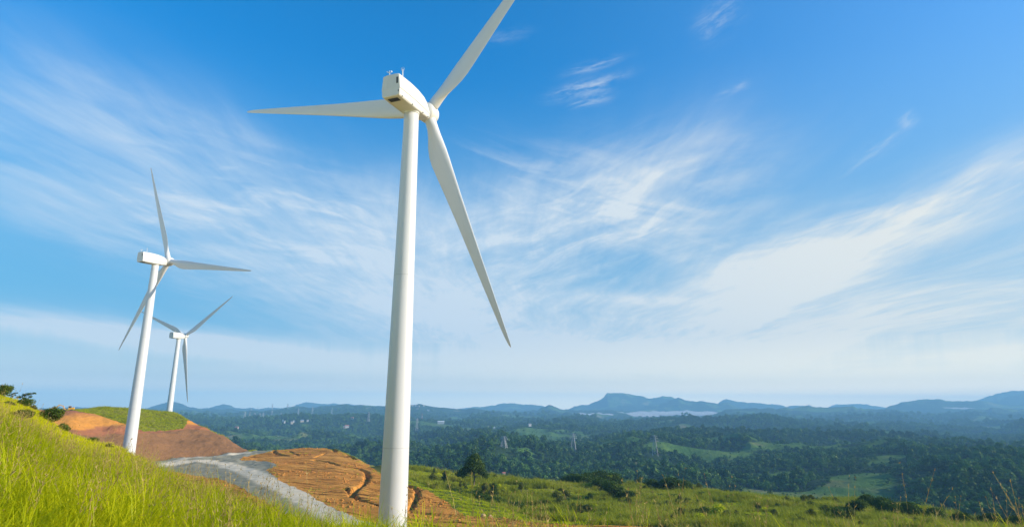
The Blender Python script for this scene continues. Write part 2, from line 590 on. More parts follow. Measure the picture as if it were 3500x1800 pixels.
def mid(t, Y, fine=True):
    z = mid0(t, Y)
    x = t * Y
    right = np.clip((t + 0.16) / 0.08, 0, 1) * np.clip((Y - 150) / 40, 0, 1)
    z = z + right * (2.3 * fbm(x / 42, Y / 28, 3, 21) + 0.9 * fbm(x / 13, Y / 11, 3, 23))
    z = z + np.clip((Y - 330) / 200, 0, 1) * 8 * fbm(x / 90, Y / 90, 3, 25)
    if fine:
        cut = (Y > 235) & (Y < 335) & (t < -0.40) & (t > -1.1)
        z[cut] += 1.1 * (ridged(x[cut] / 13, Y[cut] / 15, 3, 91) - 0.5) * np.clip((Y[cut] - 248) / 12, 0, 1) + 0.5 * fbm(x[cut] / 4, Y[cut] / 4, 3, 92)
        lo, hi = 100, 345
        w = (Y > lo) & (Y < hi) & (t > -1.0) & (t < 0.1)
        xs, ys = x[w], Y[w]
        dz = 0.16 * fbm(xs / 3.0, ys / 3.0, 4, 31) + 0.35 * fbm(xs / 14, ys / 14, 3, 33)
        # ruts left by machines, running across the mound
        wob = 3.0 * fbm(xs / 40, ys / 40, 2, 35)
        rut = np.abs(((ys * 0.93 + xs * 0.36 + wob) / 4.2) % 1 - 0.5) * 2
        dz += 0.85 * (rut - 0.5) * np.clip(fbm(xs / 18, ys / 26, 2, 36) + 0.55, 0, 1) * np.clip((ys - 130) / 30, 0, 1) * np.clip((250 - ys) / 40, 0, 1)
        for P, dep, wid in DITCH:
            dd = poly_dist(xs, ys, P) + 0.2 * wid * fbm(xs / 3, ys / 3, 3, 37)
            dz -= dep * np.clip(1.25 - dd / (0.36 * wid), 0, 1) ** 0.7
            dz += 0.07 * dep * np.exp(-((dd - 1.0 * wid) / (0.45 * wid)) ** 2)
        z[w] += dz
    return z


# far country
RIDGES = [  # (points in the picture, forward distance, depth of the ridge / distance, treetop allowance)
    ([(2320, 1640), (2400, 1615), (2500, 1596), (2600, 1588), (2700, 1580), (2800, 1572), (2900, 1563), (3010, 1560), (3120, 1572), (3250, 1590), (3350, 1600)], 900, .22, 7),
    ([(3200, 1640), (3300, 1595), (3400, 1590), (3470, 1622), (3560, 1660), (3750, 1680)], 620, .20, 8),
    ([(1640, 1575), (1750, 1560), (1850, 1548), (1960, 1552), (2050, 1548), (2160, 1552), (2260, 1560), (2380, 1556), (2480, 1585)], 1150, .12, 8),
    ([(1680, 1520), (1760, 1504), (1850, 1496), (1990, 1492), (2080, 1494), (2160, 1502), (2260, 1515)], 1800, .11, 8),
    ([(1480, 1530), (1640, 1480), (1760, 1462), (1860, 1463), (1950, 1458), (2030, 1452), (2110, 1458)], 2400, .12, 8),
    ([(1900, 1500), (2000, 1472), (2060, 1452), (2120, 1440), (2230, 1432), (2290, 1426), (2350, 1420), (2400, 1428), (2440, 1424), (2500, 1427), (2580, 1417), (2620, 1415), (2700, 1433), (2800, 1445), (2870, 1458), (3000, 1455), (3100, 1458), (3200, 1470), (3300, 1480), (3500, 1490), (3700, 1500)], 2700, .17, 8),
    ([(2600, 1580), (2800, 1530), (2900, 1500), (3000, 1490), (3150, 1500), (3300, 1520), (3450, 1500), (3600, 1490)], 1900, .14, 8),
    ([(3180, 1475), (3230, 1453), (3270, 1440), (3305, 1437), (3350, 1441), (3420, 1439), (3500, 1462), (3650, 1470)], 3700, .10, 3),
    ([(640, 1470), (760, 1445), (820, 1432), (880, 1428), (940, 1428), (1000, 1418), (1040, 1418), (1100, 1421), (1150, 1424), (1200, 1418), (1260, 1418), (1330, 1430), (1420, 1432), (1500, 1441), (1560, 1440), (1620, 1450)], 2700, .14, 8),
    ([(1500, 1450), (1600, 1432), (1700, 1430), (1760, 1436), (1830, 1434), (1900, 1440), (1960, 1440)], 3300, .10, 6),
    ([(560, 1440), (640, 1425), (700, 1416), (780, 1409), (850, 1403), (900, 1400), (960, 1395), (1000, 1391), (1080, 1389), (1170, 1383), (1250, 1386), (1300, 1388), (1350, 1387), (1400, 1383), (1455, 1384), (1490, 1392), (1550, 1396), (1640, 1397), (1700, 1403), (1760, 1413), (1840, 1422), (1900, 1424)], 5600, .14, 0),
    ([(2430, 1420), (2480, 1401), (2540, 1394), (2600, 1391), (2700, 1392), (2800, 1390), (2860, 1389), (2960, 1393), (3050, 1399), (3130, 1405), (3200, 1409), (3290, 1402), (3360, 1395), (3420, 1396), (3500, 1401), (3700, 1410)], 6000, .13, 0),
    ([(3060, 1440), (3150, 1428), (3230, 1420), (3300, 1413), (3400, 1425), (3480, 1440), (3600, 1450)], 4600, .10, 0),
    ([(1800, 1421), (1830, 1408), (1850, 1392), (1876, 1385), (1900, 1394), (1925, 1401), (2000, 1400), (2070, 1401), (2130, 1405), (2175, 1416), (2250, 1425)], 8200, .08, 0),
    ([(2100, 1418), (2180, 1409), (2250, 1414), (2330, 1420)], 9000, .07, 0),
    ([(3010, 1402), (3040, 1389), (3075, 1374), (3110, 1368), (3200, 1365), (3280, 1369), (3340, 1372), (3420, 1378), (3550, 1384)], 9800, .10, 0),
    ([(3250, 1385), (3330, 1370), (3370, 1356), (3420, 1344), (3490, 1334), (3560, 1330), (3700, 1345), (3900, 1380)], 14500, .10, 0),
    ([(3380, 1385), (3440, 1358), (3500, 1343), (3600, 1335), (3750, 1360)], 12500, .08, 0),
    ([(1930, 1402), (1965, 1385), (2010, 1382), (2040, 1368), (2062, 1358), (2076, 1343), (2100, 1341), (2125, 1341), (2150, 1347), (2180, 1353), (2215, 1362), (2240, 1360), (2265, 1352), (2290, 1354), (2310, 1361), (2360, 1368), (2420, 1380), (2520, 1395), (2600, 1402)], 15000, .08, 0),
    ([(2200, 1396), (2280, 1375), (2318, 1361), (2350, 1370), (2420, 1374), (2490, 1378), (2520, 1395)], 12500, .07, 0),
    ([(2420, 1398), (2460, 1372), (2482, 1364), (2505, 1371), (2560, 1372), (2640, 1377), (2690, 1388), (2760, 1388), (2765, 1384), (2780, 1391), (2840, 1394)], 16500, .07, 0),
    ([(2800, 1398), (2860, 1382), (2930, 1377), (2990, 1386), (3040, 1396)], 18500, .06, 0),
    ([(1560, 1400), (1600, 1390), (1618, 1388), (1640, 1392), (1700, 1382), (1722, 1379), (1740, 1381), (1755, 1377), (1800, 1382), (1835, 1388), (1850, 1388), (1900, 1402)], 16000, .06, 0),
    ([(470, 1402), (510, 1390), (550, 1376), (575, 1374), (600, 1378), (650, 1386), (680, 1393), (730, 1404)], 11000, .08, 0),
    ([(560, 1405), (600, 1396), (640, 1396), (700, 1406)], 9500, .06, 0),
    ([(660, 1402), (700, 1394), (740, 1383), (765, 1380), (790, 1386), (820, 1400)], 14000, .06, 0),
    ([(990, 1395), (1010, 1385), (1040, 1377), (1070, 1375), (1100, 1379), (1140, 1374), (1160, 1378), (1190, 1375), (1215, 1382), (1260, 1384), (1320, 1396)], 17000, .06, 0),
    ([(190, 1406), (240, 1394), (280, 1388), (310, 1391), (380, 1392), (430, 1402)], 9000, .07, 0),
    ([(-700, 1395), (-400, 1385), (-200, 1392), (0, 1398), (150, 1402)], 9000, .07, 0),
    ([(3700, 1430), (4100, 1420), (4600, 1430)], 5000, .12, 0),
]
RD = []
for pts, Yr, wf, tree in RIDGES:
    Yr = Yr if Yr < 5000 else 5000 + (Yr - 5000) * 0.36
    P = [at(a, b, Yr) for a, b in pts]
    RD.append((np.array([p.x / p.y for p in P]), np.array([p.z - tree for p in P]), Yr, wf))


def far(t, Y):
    x = t * Y
    base = np.interp(Y, [480, 700, 1000, 1600, 2600, 4000, 6000, 9000, 14000], [-78, -86, -92, -97, -92, -80, -60, -50, -50])
    base = base + np.clip((Y - 480) / 300, 0, 1) * (95 * (ridged(x / 520, Y / 760, 2, 41) - 0.62) + 40 * (ridged(x / 210, Y / 300, 3, 43) - 0.6))
    out = base.copy()
    for ct, cz, Yr, wf in RD:
        zc = np.interp(t, ct, cz) + (0.0038 * Yr * fbm(t * 42, np.full_like(t, Yr * 0.37), 4, 11, 0.6) if Yr > 3500 else 0)
        w = wf * Yr
        pad = 0.35 * wf
        end = np.clip((t - ct[0]) / pad + 1, 0, 1) * np.clip((ct[-1] - t) / pad + 1, 0, 1)
        end = end * end * (3 - 2 * end)
        yr = Yr + 0.25 * w * fbm(t * Yr / (w * 1.6), np.zeros_like(t), 3, int(Yr) % 97)
        q = (Y - yr) / w
        prof = np.exp(-q * q)
        gul = ridged(x / (w * 0.55), Y / (w * 0.8), 4, int(Yr) % 53)
        prof = prof * (1 - (1 - prof) * 1.25 * np.clip(0.95 - gul, 0, 1)) * end
        out = np.maximum(out, base + (zc - base) * prof)
    return out


def terrain(t, Y, fine=True):
    """ground height and which piece of land it belongs to: 0 near hill, 1 middle, 2 far"""
    t = np.asarray(t, float)
    Y = np.asarray(Y, float)
    h = hill(t, Y)
    h = np.where(Y > 130, -999, h)
    mm = mid(t, Y, fine)
    ff = np.where(Y > 380, far(t, np.maximum(Y, 380)), -999)
    z = np.maximum(np.maximum(h, mm), ff)
    who = np.where(h >= mm, 0, np.where(mm >= ff, 1, 2))
    return z, who


def ground_z(x, y):
    z, _ = terrain(np.array([x / y]), np.array([y]), True)
    return float(z[0])


def in_poly(px, py, P):
    r = np.zeros(px.shape, bool)
    n = len(P)
    for i in range(n):
        x0, y0 = P[i]
        x1, y1 = P[(i + 1) % n]
        c = ((y0 > py) != (y1 > py)) & (px < (x1 - x0) * (py - y0) / ((y1 - y0) if y1 != y0 else 1e-9) + x0)
        r ^= c
    return r


def to_ground(P, y0=95, y1=345):
    """outline seen in the picture -> outline on the ground plan (t, Y)"""
    out = []
    for p in P:
        x, y, z = ground_hit(*p)
        out.append((x / y, y))
    return out


def dense(P, n=6):
    Q = []
    for i in range(len(P)):
        a, b = P[i], P[(i + 1) % len(P)]
        for j in range(n):
            Q.append((a[0] + (b[0] - a[0]) * j / n, a[1] + (b[1] - a[1]) * j / n))
    return Q


ROAD = to_ground(dense([(380, 1585), (515, 1574), (622, 1566), (747, 1556), (847, 1545), (900, 1539), (934, 1537), (930, 1543), (880, 1552), (838, 1561), (818, 1568),
                        (838, 1574), (913, 1576), (948, 1588), (912, 1606), (920, 1616), (981, 1652), (1060, 1693), (1140, 1735), (1230, 1775), (1330, 1800),
                        (1180, 1830), (1080, 1800), (951, 1740), (890, 1704), (830, 1668), (747, 1637), (664, 1621), (569, 1612), (380, 1640)], 5))
SOIL = to_ground(dense([(380, 1790), (380, 1588), (515, 1575), (700, 1562), (847, 1546), (934, 1538), (1000, 1529.5), (1100, 1530.5), (1147, 1534), (1181, 1552), (1215, 1564), (1258, 1589), (1302, 1616), (1398, 1656), (1479, 1686),
                        (1536, 1721), (1589, 1760), (1700, 1770), (1850, 1785), (2000, 1791), (2300, 1800), (2300, 1880), (1000, 1880)], 5))
BANK = to_ground(dense([(90, 1530), (90, 1404), (124, 1403), (262, 1406), (270, 1409), (332, 1416), (390, 1437), (427, 1446), (498, 1470), (535, 1473), (622, 1465), (641, 1439),
                        (644, 1438), (700, 1462.5), (760, 1489), (800, 1512), (850, 1541), (847, 1546), (700, 1561), (515, 1576), (400, 1595), (200, 1600)], 5))
TRACK = np.array([(a * b, b) for a, b in to_ground([(400, 1606), (520, 1592), (600, 1580), (700, 1574), (770, 1584), (850, 1610), (920, 1645), (1000, 1684), (1080, 1728), (1180, 1780)])])
TRACK2 = np.array([(a * b, b) for a, b in to_ground([(520, 1590), (650, 1566), (760, 1558), (850, 1549)])])

# ------------------------------------------------------------------ ground materials
GREENS = {}


def leaf_mat(name, dark, light, dry=None, dry_amt=0.0, trans=0.35, use_v=False, rough=0.6, posvar=0.0, posscale=0.05):
    mt, q, out = new_mat(name)
    oi = q.n('ShaderNodeObjectInfo')
    f = oi.outputs['Random']
    if use_v:
        f = q.m('ADD', q.mul(f, 0.35), q.mul(attrn(q, 'v'), 0.65), clamp=True)
    if posvar:
        pn = q.noise(pos(q), posscale, 3)
        f = q.m('ADD', q.mul(f, 1 - posvar), q.mul(q.step(pn, 0.3, 0.7), posvar), clamp=True)
    c = q.mix(f, dark, light)
    if dry is not None:
        c = q.mix(q.step(f, 1 - dry_amt, 1 - dry_amt + 0.06), c, dry)
    d = q.n('ShaderNodeBsdfDiffuse')
    q.put(d.inputs['Color'], c)
    tr = q.n('ShaderNodeBsdfTranslucent')
    q.put(tr.inputs['Color'], c)
    g = q.n('ShaderNodeBsdfGlossy')
    g.inputs['Roughness'].default_value = 0.45
    g.inputs['Color'].default_value = (0.6, 0.6, 0.35, 1)
    m1 = q.n('ShaderNodeMixShader')
    m1.inputs[0].default_value = trans
    mt.node_tree.links.new(d.outputs[0], m1.inputs[1])
    mt.node_tree.links.new(tr.outputs[0], m1.inputs[2])
    m2 = q.n('ShaderNodeMixShader')
    m2.inputs[0].default_value = 0.022
    mt.node_tree.links.new(m1.outputs[0], m2.inputs[1])
    mt.node_tree.links.new(g.outputs[0], m2.inputs[2])
    mt.node_tree.links.new(m2.outputs[0], out.inputs['Surface'])
    return mt


def turf_mat(name, c1, c2, c3, s=0.35):
    mt, q, out = new_mat(name)
    p = pos(q)
    n1 = q.noise(p, s, 5, 0.65)
    n2 = q.noise(p, s * 0.16, 3, 0.5)
    c = q.mix(q.step(n1, 0.3, 0.7), c1, c2)
    c = q.mix(q.step(n2, 0.45, 0.72), c, c3)
    principled(q, out, c, 0.95, 0.1, bump=q.noise(p, s * 9, 4, 0.7), bump_strength=0.7, bump_dist=0.25)
    return mt


def soil_mat(name, ca, cb, cg):
    mt, q, out = new_mat(name)
    p = pos(q)
    n1 = q.noise(scl(q, p, (0.05, 0.09, 0.2)), 1.0, 5, 0.6)
    n2 = q.noise(scl(q, p, (0.35, 1.1, 1.0)), 1.0, 5, 0.65, 0.4)
    c = q.mix(q.step(n1, 0.32, 0.68), ca, cb)
    c = q.mix(q.step(n2, 0.5, 0.75, 0.0, 0.55), c, cg)
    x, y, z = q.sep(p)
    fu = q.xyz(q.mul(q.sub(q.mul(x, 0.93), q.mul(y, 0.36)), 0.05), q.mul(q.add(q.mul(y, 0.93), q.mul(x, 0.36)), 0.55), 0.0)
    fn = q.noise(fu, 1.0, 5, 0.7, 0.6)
    c = q.mix(q.mul(q.step(fn, 0.545, 0.59), q.step(n1, 0.35, 0.6, 0.35, 0.95)), c, tuple(v * 0.3 for v in cg))  # thin dark furrow lines: shade inside the rills, painted into the soil colour
    bn = q.add(q.mul(n2, 0.7), q.sub(q.mul(q.noise(p, 2.5, 4, 0.7), 0.4), q.mul(q.step(fn, 0.5, 0.62), 1.2)))
    principled(q, out, c, 0.95, 0.08, bump=bn, bump_strength=0.9, bump_dist=0.5)
    return mt


M_turf = turf_mat('turf', (0.32, 0.33, 0.004), (0.50, 0.46, 0.008), (0.46, 0.40, 0.02))
M_meadow = turf_mat('meadow', (0.11, 0.125, 0.012), (0.19, 0.21, 0.014), (0.20, 0.16, 0.05), 0.2)
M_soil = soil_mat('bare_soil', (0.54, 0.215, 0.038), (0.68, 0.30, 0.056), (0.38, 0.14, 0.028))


def bank_material():
    mt, q, out = new_mat('bank_soil')
    p = pos(q)
    x, y, z = q.sep(p)
    wob = q.mul(q.sub(q.noise(p, 0.06, 3), 0.5), 5.0)
    zz = q.add(z, wob)
    n2 = q.noise(scl(q, p, (0.5, 0.5, 1.2)), 1.0, 5, 0.65, 0.4)
    low = q.mix(n2, (0.20, 0.098, 0.042), (0.29, 0.145, 0.062))      # net-covered brown foot of the cut
    up = q.mix(n2, (0.52, 0.20, 0.035), (0.72, 0.32, 0.06))         # raw orange clay above
    red = q.mix(n2, (0.30, 0.11, 0.05), (0.40, 0.16, 0.07))
    c = q.mix(q.step(zz, -11.6, -10.6), low, red)
    c = q.mix(q.step(zz, -9.0, -7.6), c, up)
    c = q.mix(q.mul(q.step(x, -178, -190), q.step(zz, -14.0, -12.5)), c, red)
    # right-hand flank is plain red-brown soil
    c = q.mix(q.mul(q.step(x, -160, -140), q.step(zz, -11.5, -10.5)), c, q.mix(n2, (0.36, 0.13, 0.045), (0.46, 0.18, 0.06)))
    rill = q.noise(scl(q, p, (1.1, 0.3, 0.12)), 1.0, 4, 0.6)
    principled(q, out, c, 0.95, 0.08, bump=q.add(n2, rill), bump_strength=0.8, bump_dist=0.45)
    return mt


M_bank = bank_material()


def road_material():
    mt, q, out = new_mat('gravel_road')
    p = pos(q)
    tr = attrn(q, 'track')
    n1 = q.noise(p, 0.35, 5, 0.65)
    n2 = q.noise(p, 6.0, 3, 0.7)
    gr = q.mix(q.step(n1, 0.3, 0.7), (0.255, 0.225, 0.145), (0.33, 0.295, 0.195))
    wh = q.mix(q.step(n1, 0.3, 0.7), (0.56, 0.46, 0.31), (0.70, 0.585, 0.41))
    f = q.m('ADD', tr, q.mul(q.sub(n1, 0.5), 0.3), clamp=True)
    c = q.mix(q.step(f, 0.2, 0.75), gr, wh)
    c = q.mix(q.mul(n2, 0.2), c, (0.16, 0.14, 0.11))
    principled(q, out, c, 0.95, 0.1, bump=n2, bump_strength=0.5, bump_dist=0.06)
    return mt


M_road = road_material()


def valley_material(name, field):
    mt, q, out = new_mat(name)
    p = pos(q)
    f = attrn(q, 'field')
    n1 = q.noise(p, 0.02, 6, 0.7)
    n2 = q.noise(p, 0.006, 3, 0.6)
    wood = q.mix(q.step(n1, 0.35, 0.65), (0.014, 0.034, 0.012), (0.035, 0.065, 0.016))
    fl = q.mix(q.step(n1, 0.3, 0.7), (0.055, 0.125, 0.02), (0.11, 0.18, 0.028))
    fl = q.mix(q.step(n2, 0.52, 0.7), fl, (0.20, 0.17, 0.07))
    c = q.mix(q.step(q.add(f, q.mul(q.sub(n1, 0.5), 0.5)), 0.35, 0.6), wood, fl)
    bn = q.noise(p, field, 6, 0.75)
    principled(q, out, c, 0.95, 0.05, bump=bn, bump_strength=1.0, bump_dist=9.0 if field > 0.01 else 40.0)
    return mt


M_valley = valley_material('valley_floor', 0.05)
M_mount = valley_material('far_mountains', 0.008)

# ------------------------------------------------------------------ build the land as one fine grid, cut along its kinds of ground
tc1 = np.arange(-0.98, 0.9801, 0.0017)
tl = -0.98 - np.cumsum(np.linspace(0.004, 0.06, 22))[::-1]
ts = np.concatenate([tl, tc1, -tl[::-1]])
ys = np.concatenate([np.geomspace(0.8, 4, 14)[:-1], np.geomspace(4, 95, 190)[:-1], np.geomspace(95, 345, 420)[:-1], np.geomspace(345, 5000, 300)[:-1], np.geomspace(5000, 10100, 110)])
T, YY = np.meshgrid(ts, ys)
shape = T.shape
Z, WHO = terrain(T.ravel(), YY.ravel())
X = T.ravel() * YY.ravel()
Yr = YY.ravel()
Tr = T.ravel()
V = np.stack([X, Yr, Z], 1)
ny, nx = shape
idx = np.arange(ny * nx).reshape(shape)
Q = np.stack([idx[:-1, :-1].ravel(), idx[:-1, 1:].ravel(), idx[1:, 1:].ravel(), idx[1:, :-1].ravel()], 1)
ct, cy = Tr[Q].mean(1), Yr[Q].mean(1)
jx = ct + 0.7 * fbm(ct * cy / 8, cy / 8, 3, 51) / cy
jy = cy + 0.9 * fbm(ct * cy / 8, cy / 8, 3, 53)
zone = np.full(len(Q), 'meadow', dtype=object)
zone[(cy > 1000) | (WHO[Q].max(1) == 2)] = 'valley'
zone[cy > 5000] = 'mountains'
mb = (cy > 80) & (cy < 345) & (ct > -1.2) & (ct < 0.45)
soil = mb & in_poly(jx, jy, SOIL)
zone[soil] = 'soil'
bank = mb & in_poly(jx, jy, BANK)
zone[bank] = 'embankment'
rd = mb & in_poly(jx, jy, ROAD)
zone[rd] = 'road'
near_soil = (WHO[Q].min(1) == 1) & (cy < 110)
zone[near_soil] = 'soil'
zone[WHO[Q].min(1) == 0] = 'hillside'


def field_mask(x, y):
    """open fields between the woods, 0..1"""
    a = fbm(x / 340, y / 260, 3, 61)
    b = fbm(x / 120, y / 90, 3, 63)
    f = np.clip((a * 0.75 + b * 0.6 - 0.14) * 3, 0, 1)
    t = x / np.maximum(y, 1)
    # the broad hillside of fields on the right, near the meadow's end
    f = np.maximum(f, np.clip((t - 0.27) / 0.05, 0, 1) * np.clip((0.62 - t) / 0.05, 0, 1) * np.clip((y - 420) / 60, 0, 1) * np.clip((930 - y) / 60, 0, 1) * np.clip(0.55 + 2.4 * b, 0, 1))
    return f


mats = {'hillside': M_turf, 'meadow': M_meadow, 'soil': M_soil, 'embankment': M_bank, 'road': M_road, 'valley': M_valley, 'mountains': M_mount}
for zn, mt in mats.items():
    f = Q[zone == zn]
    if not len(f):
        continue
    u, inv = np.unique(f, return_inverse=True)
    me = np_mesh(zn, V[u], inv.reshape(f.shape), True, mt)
    if zn == 'road':
        d = poly_dist(V[u, 0], V[u, 1], TRACK)
        d2 = poly_dist(V[u, 0], V[u, 1], TRACK2)
        attr(me, 'track', np.clip(np.maximum(1.25 - d / 5.0, 0.9 - d2 / 4.0), 0, 1))
    if zn in ('valley', 'mountains'):
        attr(me, 'field', field_mask(V[u, 0], V[u, 1]))
    o = link(zn, me)
    tag(o, kind='structure')
# the hilltop behind the photographer
gx, gy = np.meshgrid(np.linspace(-260, 260, 53), np.linspace(-300, 0.8, 40))
gz = -1.75 + 0.045 * np.clip(-gx, 0, 60) - 0.10 * np.clip(gx, 0, 400) - np.clip(-gy - 60, 0, 400) * 0.1
gi = np.arange(gx.size).reshape(gx.shape)
gq = np.stack([gi[:-1, :-1].ravel(), gi[:-1, 1:].ravel(), gi[1:, 1:].ravel(), gi[1:, :-1].ravel()], 1)
keep = np.ones(len(gq), bool)
tag(link('hilltop', np_mesh('hilltop', np.stack([gx.ravel(), gy.ravel(), gz.ravel()], 1), gq, True, M_turf)), kind='structure')


# ------------------------------------------------------------------ scattering (real instanced geometry for what nobody could count)
def source_collection(name, meshes):
    c = bpy.data.collections.new(name)
    for i, me in enumerate(meshes):
        o = bpy.data.objects.new('%s_source_%02d' % (name, i), me)
        c.objects.link(o)
    return c


def scatter(name, P, rot, scale, pick, coll, label, cat):
    me = bpy.data.meshes.new(name)
    P = np.asarray(P, np.float32)
    me.vertices.add(len(P))
    me.vertices.foreach_set('co', P.ravel())
    attr(me, 'rot', np.asarray(rot, np.float32), 'FLOAT_VECTOR')
    attr(me, 'scl', np.asarray(scale, np.float32), 'FLOAT_VECTOR')
    attr(me, 'pick', np.asarray(pick, np.int32), 'INT')
    o = link(name, me)
    tag(o, label, cat, kind='stuff')
    ng = bpy.data.node_groups.new(name, 'GeometryNodeTree')
    ng.interface.new_socket('Geometry', in_out='INPUT', socket_type='NodeSocketGeometry')
    ng.interface.new_socket('Geometry', in_out='OUTPUT', socket_type='NodeSocketGeometry')
    N, Lk = ng.nodes, ng.links
    gi_, go = N.new('NodeGroupInput'), N.new('NodeGroupOutput')
    ip = N.new('GeometryNodeInstanceOnPoints')
    ci = N.new('GeometryNodeCollectionInfo')
    ci.inputs['Collection'].default_value = coll
    ci.inputs['Separate Children'].default_value = True
    ci.inputs['Reset Children'].default_value = True

    def na(nm, dt):
        a = N.new('GeometryNodeInputNamedAttribute')
        a.data_type = dt
        a.inputs['Name'].default_value = nm
        return a.outputs['Attribute']
    e2r = N.new('FunctionNodeEulerToRotation')
    Lk.new(na('rot', 'FLOAT_VECTOR'), e2r.inputs[0])
    Lk.new(gi_.outputs[0], ip.inputs['Points'])
    Lk.new(ci.outputs[0], ip.inputs['Instance'])
    ip.inputs['Pick Instance'].default_value = True
    Lk.new(na('pick', 'INT'), ip.inputs['Instance Index'])
    Lk.new(e2r.outputs[0], ip.inputs['Rotation'])
    Lk.new(na('scl', 'FLOAT_VECTOR'), ip.inputs['Scale'])
    Lk.new(ip.outputs[0], go.inputs[0])
    md = o.modifiers.new('scatter', 'NODES')
    md.node_group = ng
    return o


def tuft_mesh(name, n, length, width, spread, lean, seed, mat, droop=0.6, segs=4):
    r = np.random.default_rng(seed)
    Vs, Fs, vv = [], [], []
    for b in range(n):
        a = r.uniform(0, 2 * math.pi)
        rad = spread * math.sqrt(r.uniform(0, 1))
        base = np.array([rad * math.cos(a), rad * math.sin(a), -0.06])
        h = r.uniform(0, 2 * math.pi)
        d = np.array([math.cos(h), math.sin(h), 0])
        s = np.array([-math.sin(h), math.cos(h), 0])
        L = length * r.uniform(0.55, 1.1)
        ln = lean * r.uniform(0.2, 1.3)
        dr = droop * r.uniform(0.3, 1.3)
        w = width * r.uniform(0.7, 1.3)
        i0 = len(Vs)
        val = r.uniform(0, 1)
        for j in range(segs + 1):
            f = j / segs
            ang = ln + dr * f * f * 1.6
            if j == 0:
                p = base.copy()
            else:
                p = p + (d * math.sin(ang) + np.array([0, 0, 1]) * math.cos(ang)) * L / segs
            ww = w * (1 - f) ** 0.7 * (0.7 + 0.6 * f) + 0.0008
            Vs += [p - s * ww / 2, p + s * ww / 2]
            vv += [val, val]
            if j:
                k0 = i0 + 2 * (j - 1)
                Fs.append((k0, k0 + 1, k0 + 3, k0 + 2))
    me = np_mesh(name, Vs, Fs, True, mat)
    attr(me, 'v', np.array(vv, np.float32))
    return me


M_grass = leaf_mat('grass_blades', (0.24, 0.32, 0.003), (0.74, 0.68, 0.008), (0.72, 0.50, 0.12), 0.10, 0.45, True, posvar=0.3, posscale=0.25)
M_slope = leaf_mat('slope_grass', (0.48, 0.47, 0.003), (0.80, 0.72, 0.008), (0.58, 0.44, 0.12), 0.04, 0.35, True, posvar=0.45, posscale=0.12)
M_reed = leaf_mat('reed_leaves', (0.17, 0.21, 0.012), (0.44, 0.43, 0.024), (0.50, 0.38, 0.14), 0.22, 0.35, True, posvar=0.4, posscale=0.05)
M_lush = leaf_mat('lush_grass', (0.34, 0.40, 0.006), (0.66, 0.64, 0.012), None, 0, 0.35, True)
M_straw = leaf_mat('seed_stalks', (0.32, 0.20, 0.065), (0.50, 0.36, 0.13), None, 0, 0.25, True)

near_src = source_collection('near_grass', [tuft_mesh('near_tuft_%d' % i, 30, 0.72 + 0.08 * (i % 3), 0.014, 0.20, 0.5, 100 + i, M_grass, 1.0, 5) for i in range(6)])
slope_src = source_collection('slope_grass', [tuft_mesh('slope_tuft_%d' % i, 36, 0.42, 0.014, 0.22, 0.45, 200 + i, M_slope, 0.6, 3) for i in range(4)])
reed_src = source_collection('reed', [tuft_mesh('reed_tuft_%d' % i, 30, 1.75, 0.06, 0.6, 0.14, 300 + i, M_reed, 0.5, 4) for i in range(5)])
lush_src = source_collection('lush', [tuft_mesh('lush_tuft_%d' % i, 30, 0.55, 0.05, 0.55, 0.5, 400 + i, M_lush, 0.6, 3) for i in range(4)])


shelf_src = source_collection('shelf', [o.data for o in lush_src.objects] + [o.data for o in reed_src.objects])


def stalk_mesh(name, seed):
    """a few tall flowering stems with feathery heads"""
    r = np.random.default_rng(seed)
    Vs, Fs, vv = [], [], []

    def strip(p0, p1, w0, w1, val):
        d = p1 - p0
        s = np.cross(d, r.normal(size=3))
        s /= np.linalg.norm(s) + 1e-9
        i0 = len(Vs)
        Vs.extend([p0 - s * w0 / 2, p0 + s * w0 / 2, p1 + s * w1 / 2, p1 - s * w1 / 2])
        vv.extend([val] * 4)
        Fs.append((i0, i0 + 1, i0 + 2, i0 + 3))
    for b in range(r.integers(2, 5)):
        a = r.uniform(0, 6.28)
        lean = np.array([math.cos(a), math.sin(a), 0]) * r.uniform(0.05, 0.35)
        p = np.array([r.uniform(-.15, .15), r.uniform(-.15, .15), -0.05])
        H = r.uniform(0.85, 1.45)
        n = 9
        val = r.uniform(0, 1)
        for j in range(n):
            f = j / n
            q_ = p + (np.array([0, 0, 1]) + lean * (0.4 + 1.2 * f)) * H / n
            strip(p, q_, 0.0075 * (1 - f * 0.5), 0.0075 * (1 - (f + 1 / n) * 0.5), val)
            if f > 0.55:
                for _ in range(3):
                    dd = r.normal(size=3) * 0.5 + np.array([0, 0, 1.1]) + lean
                    dd /= np.linalg.norm(dd)
                    strip(q_, q_ + dd * r.uniform(0.05, 0.13) * (1.25 - f), 0.011, 0.003, min(1, val + 0.2))
            elif r.uniform() < 0.3:
                dd = r.normal(size=3) * np.array([1, 1, .3]) + np.array([0, 0, .7])
                dd /= np.linalg.norm(dd)
                strip(q_, q_ + dd * r.uniform(0.15, 0.3), 0.009, 0.002, val * 0.5)
            p = q_
    me = np_mesh(name, Vs, Fs, True, M_straw)
    attr(me, 'v', np.array(vv, np.float32))
    return me


stalk_src = source_collection('stalk', [stalk_mesh('stalk_%d' % i, 500 + i) for i in range(8)])


def rand_ty(n, t0, t1, y0, y1):
    """points uniform on the ground within a wedge"""
    t = RNG.uniform(t0, t1, n)
    y = np.sqrt(RNG.uniform(y0 * y0, y1 * y1, n))
    return t, y


def place(t, y, zoff=0.0):
    z, who = terrain(t, y, True)
    return np.stack([t * y, y, z + zoff], 1), who


def spin(n, tilt=0.1):
    return np.stack([RNG.normal(0, tilt, n), RNG.normal(0, tilt, n), RNG.uniform(0, 6.28, n)], 1)


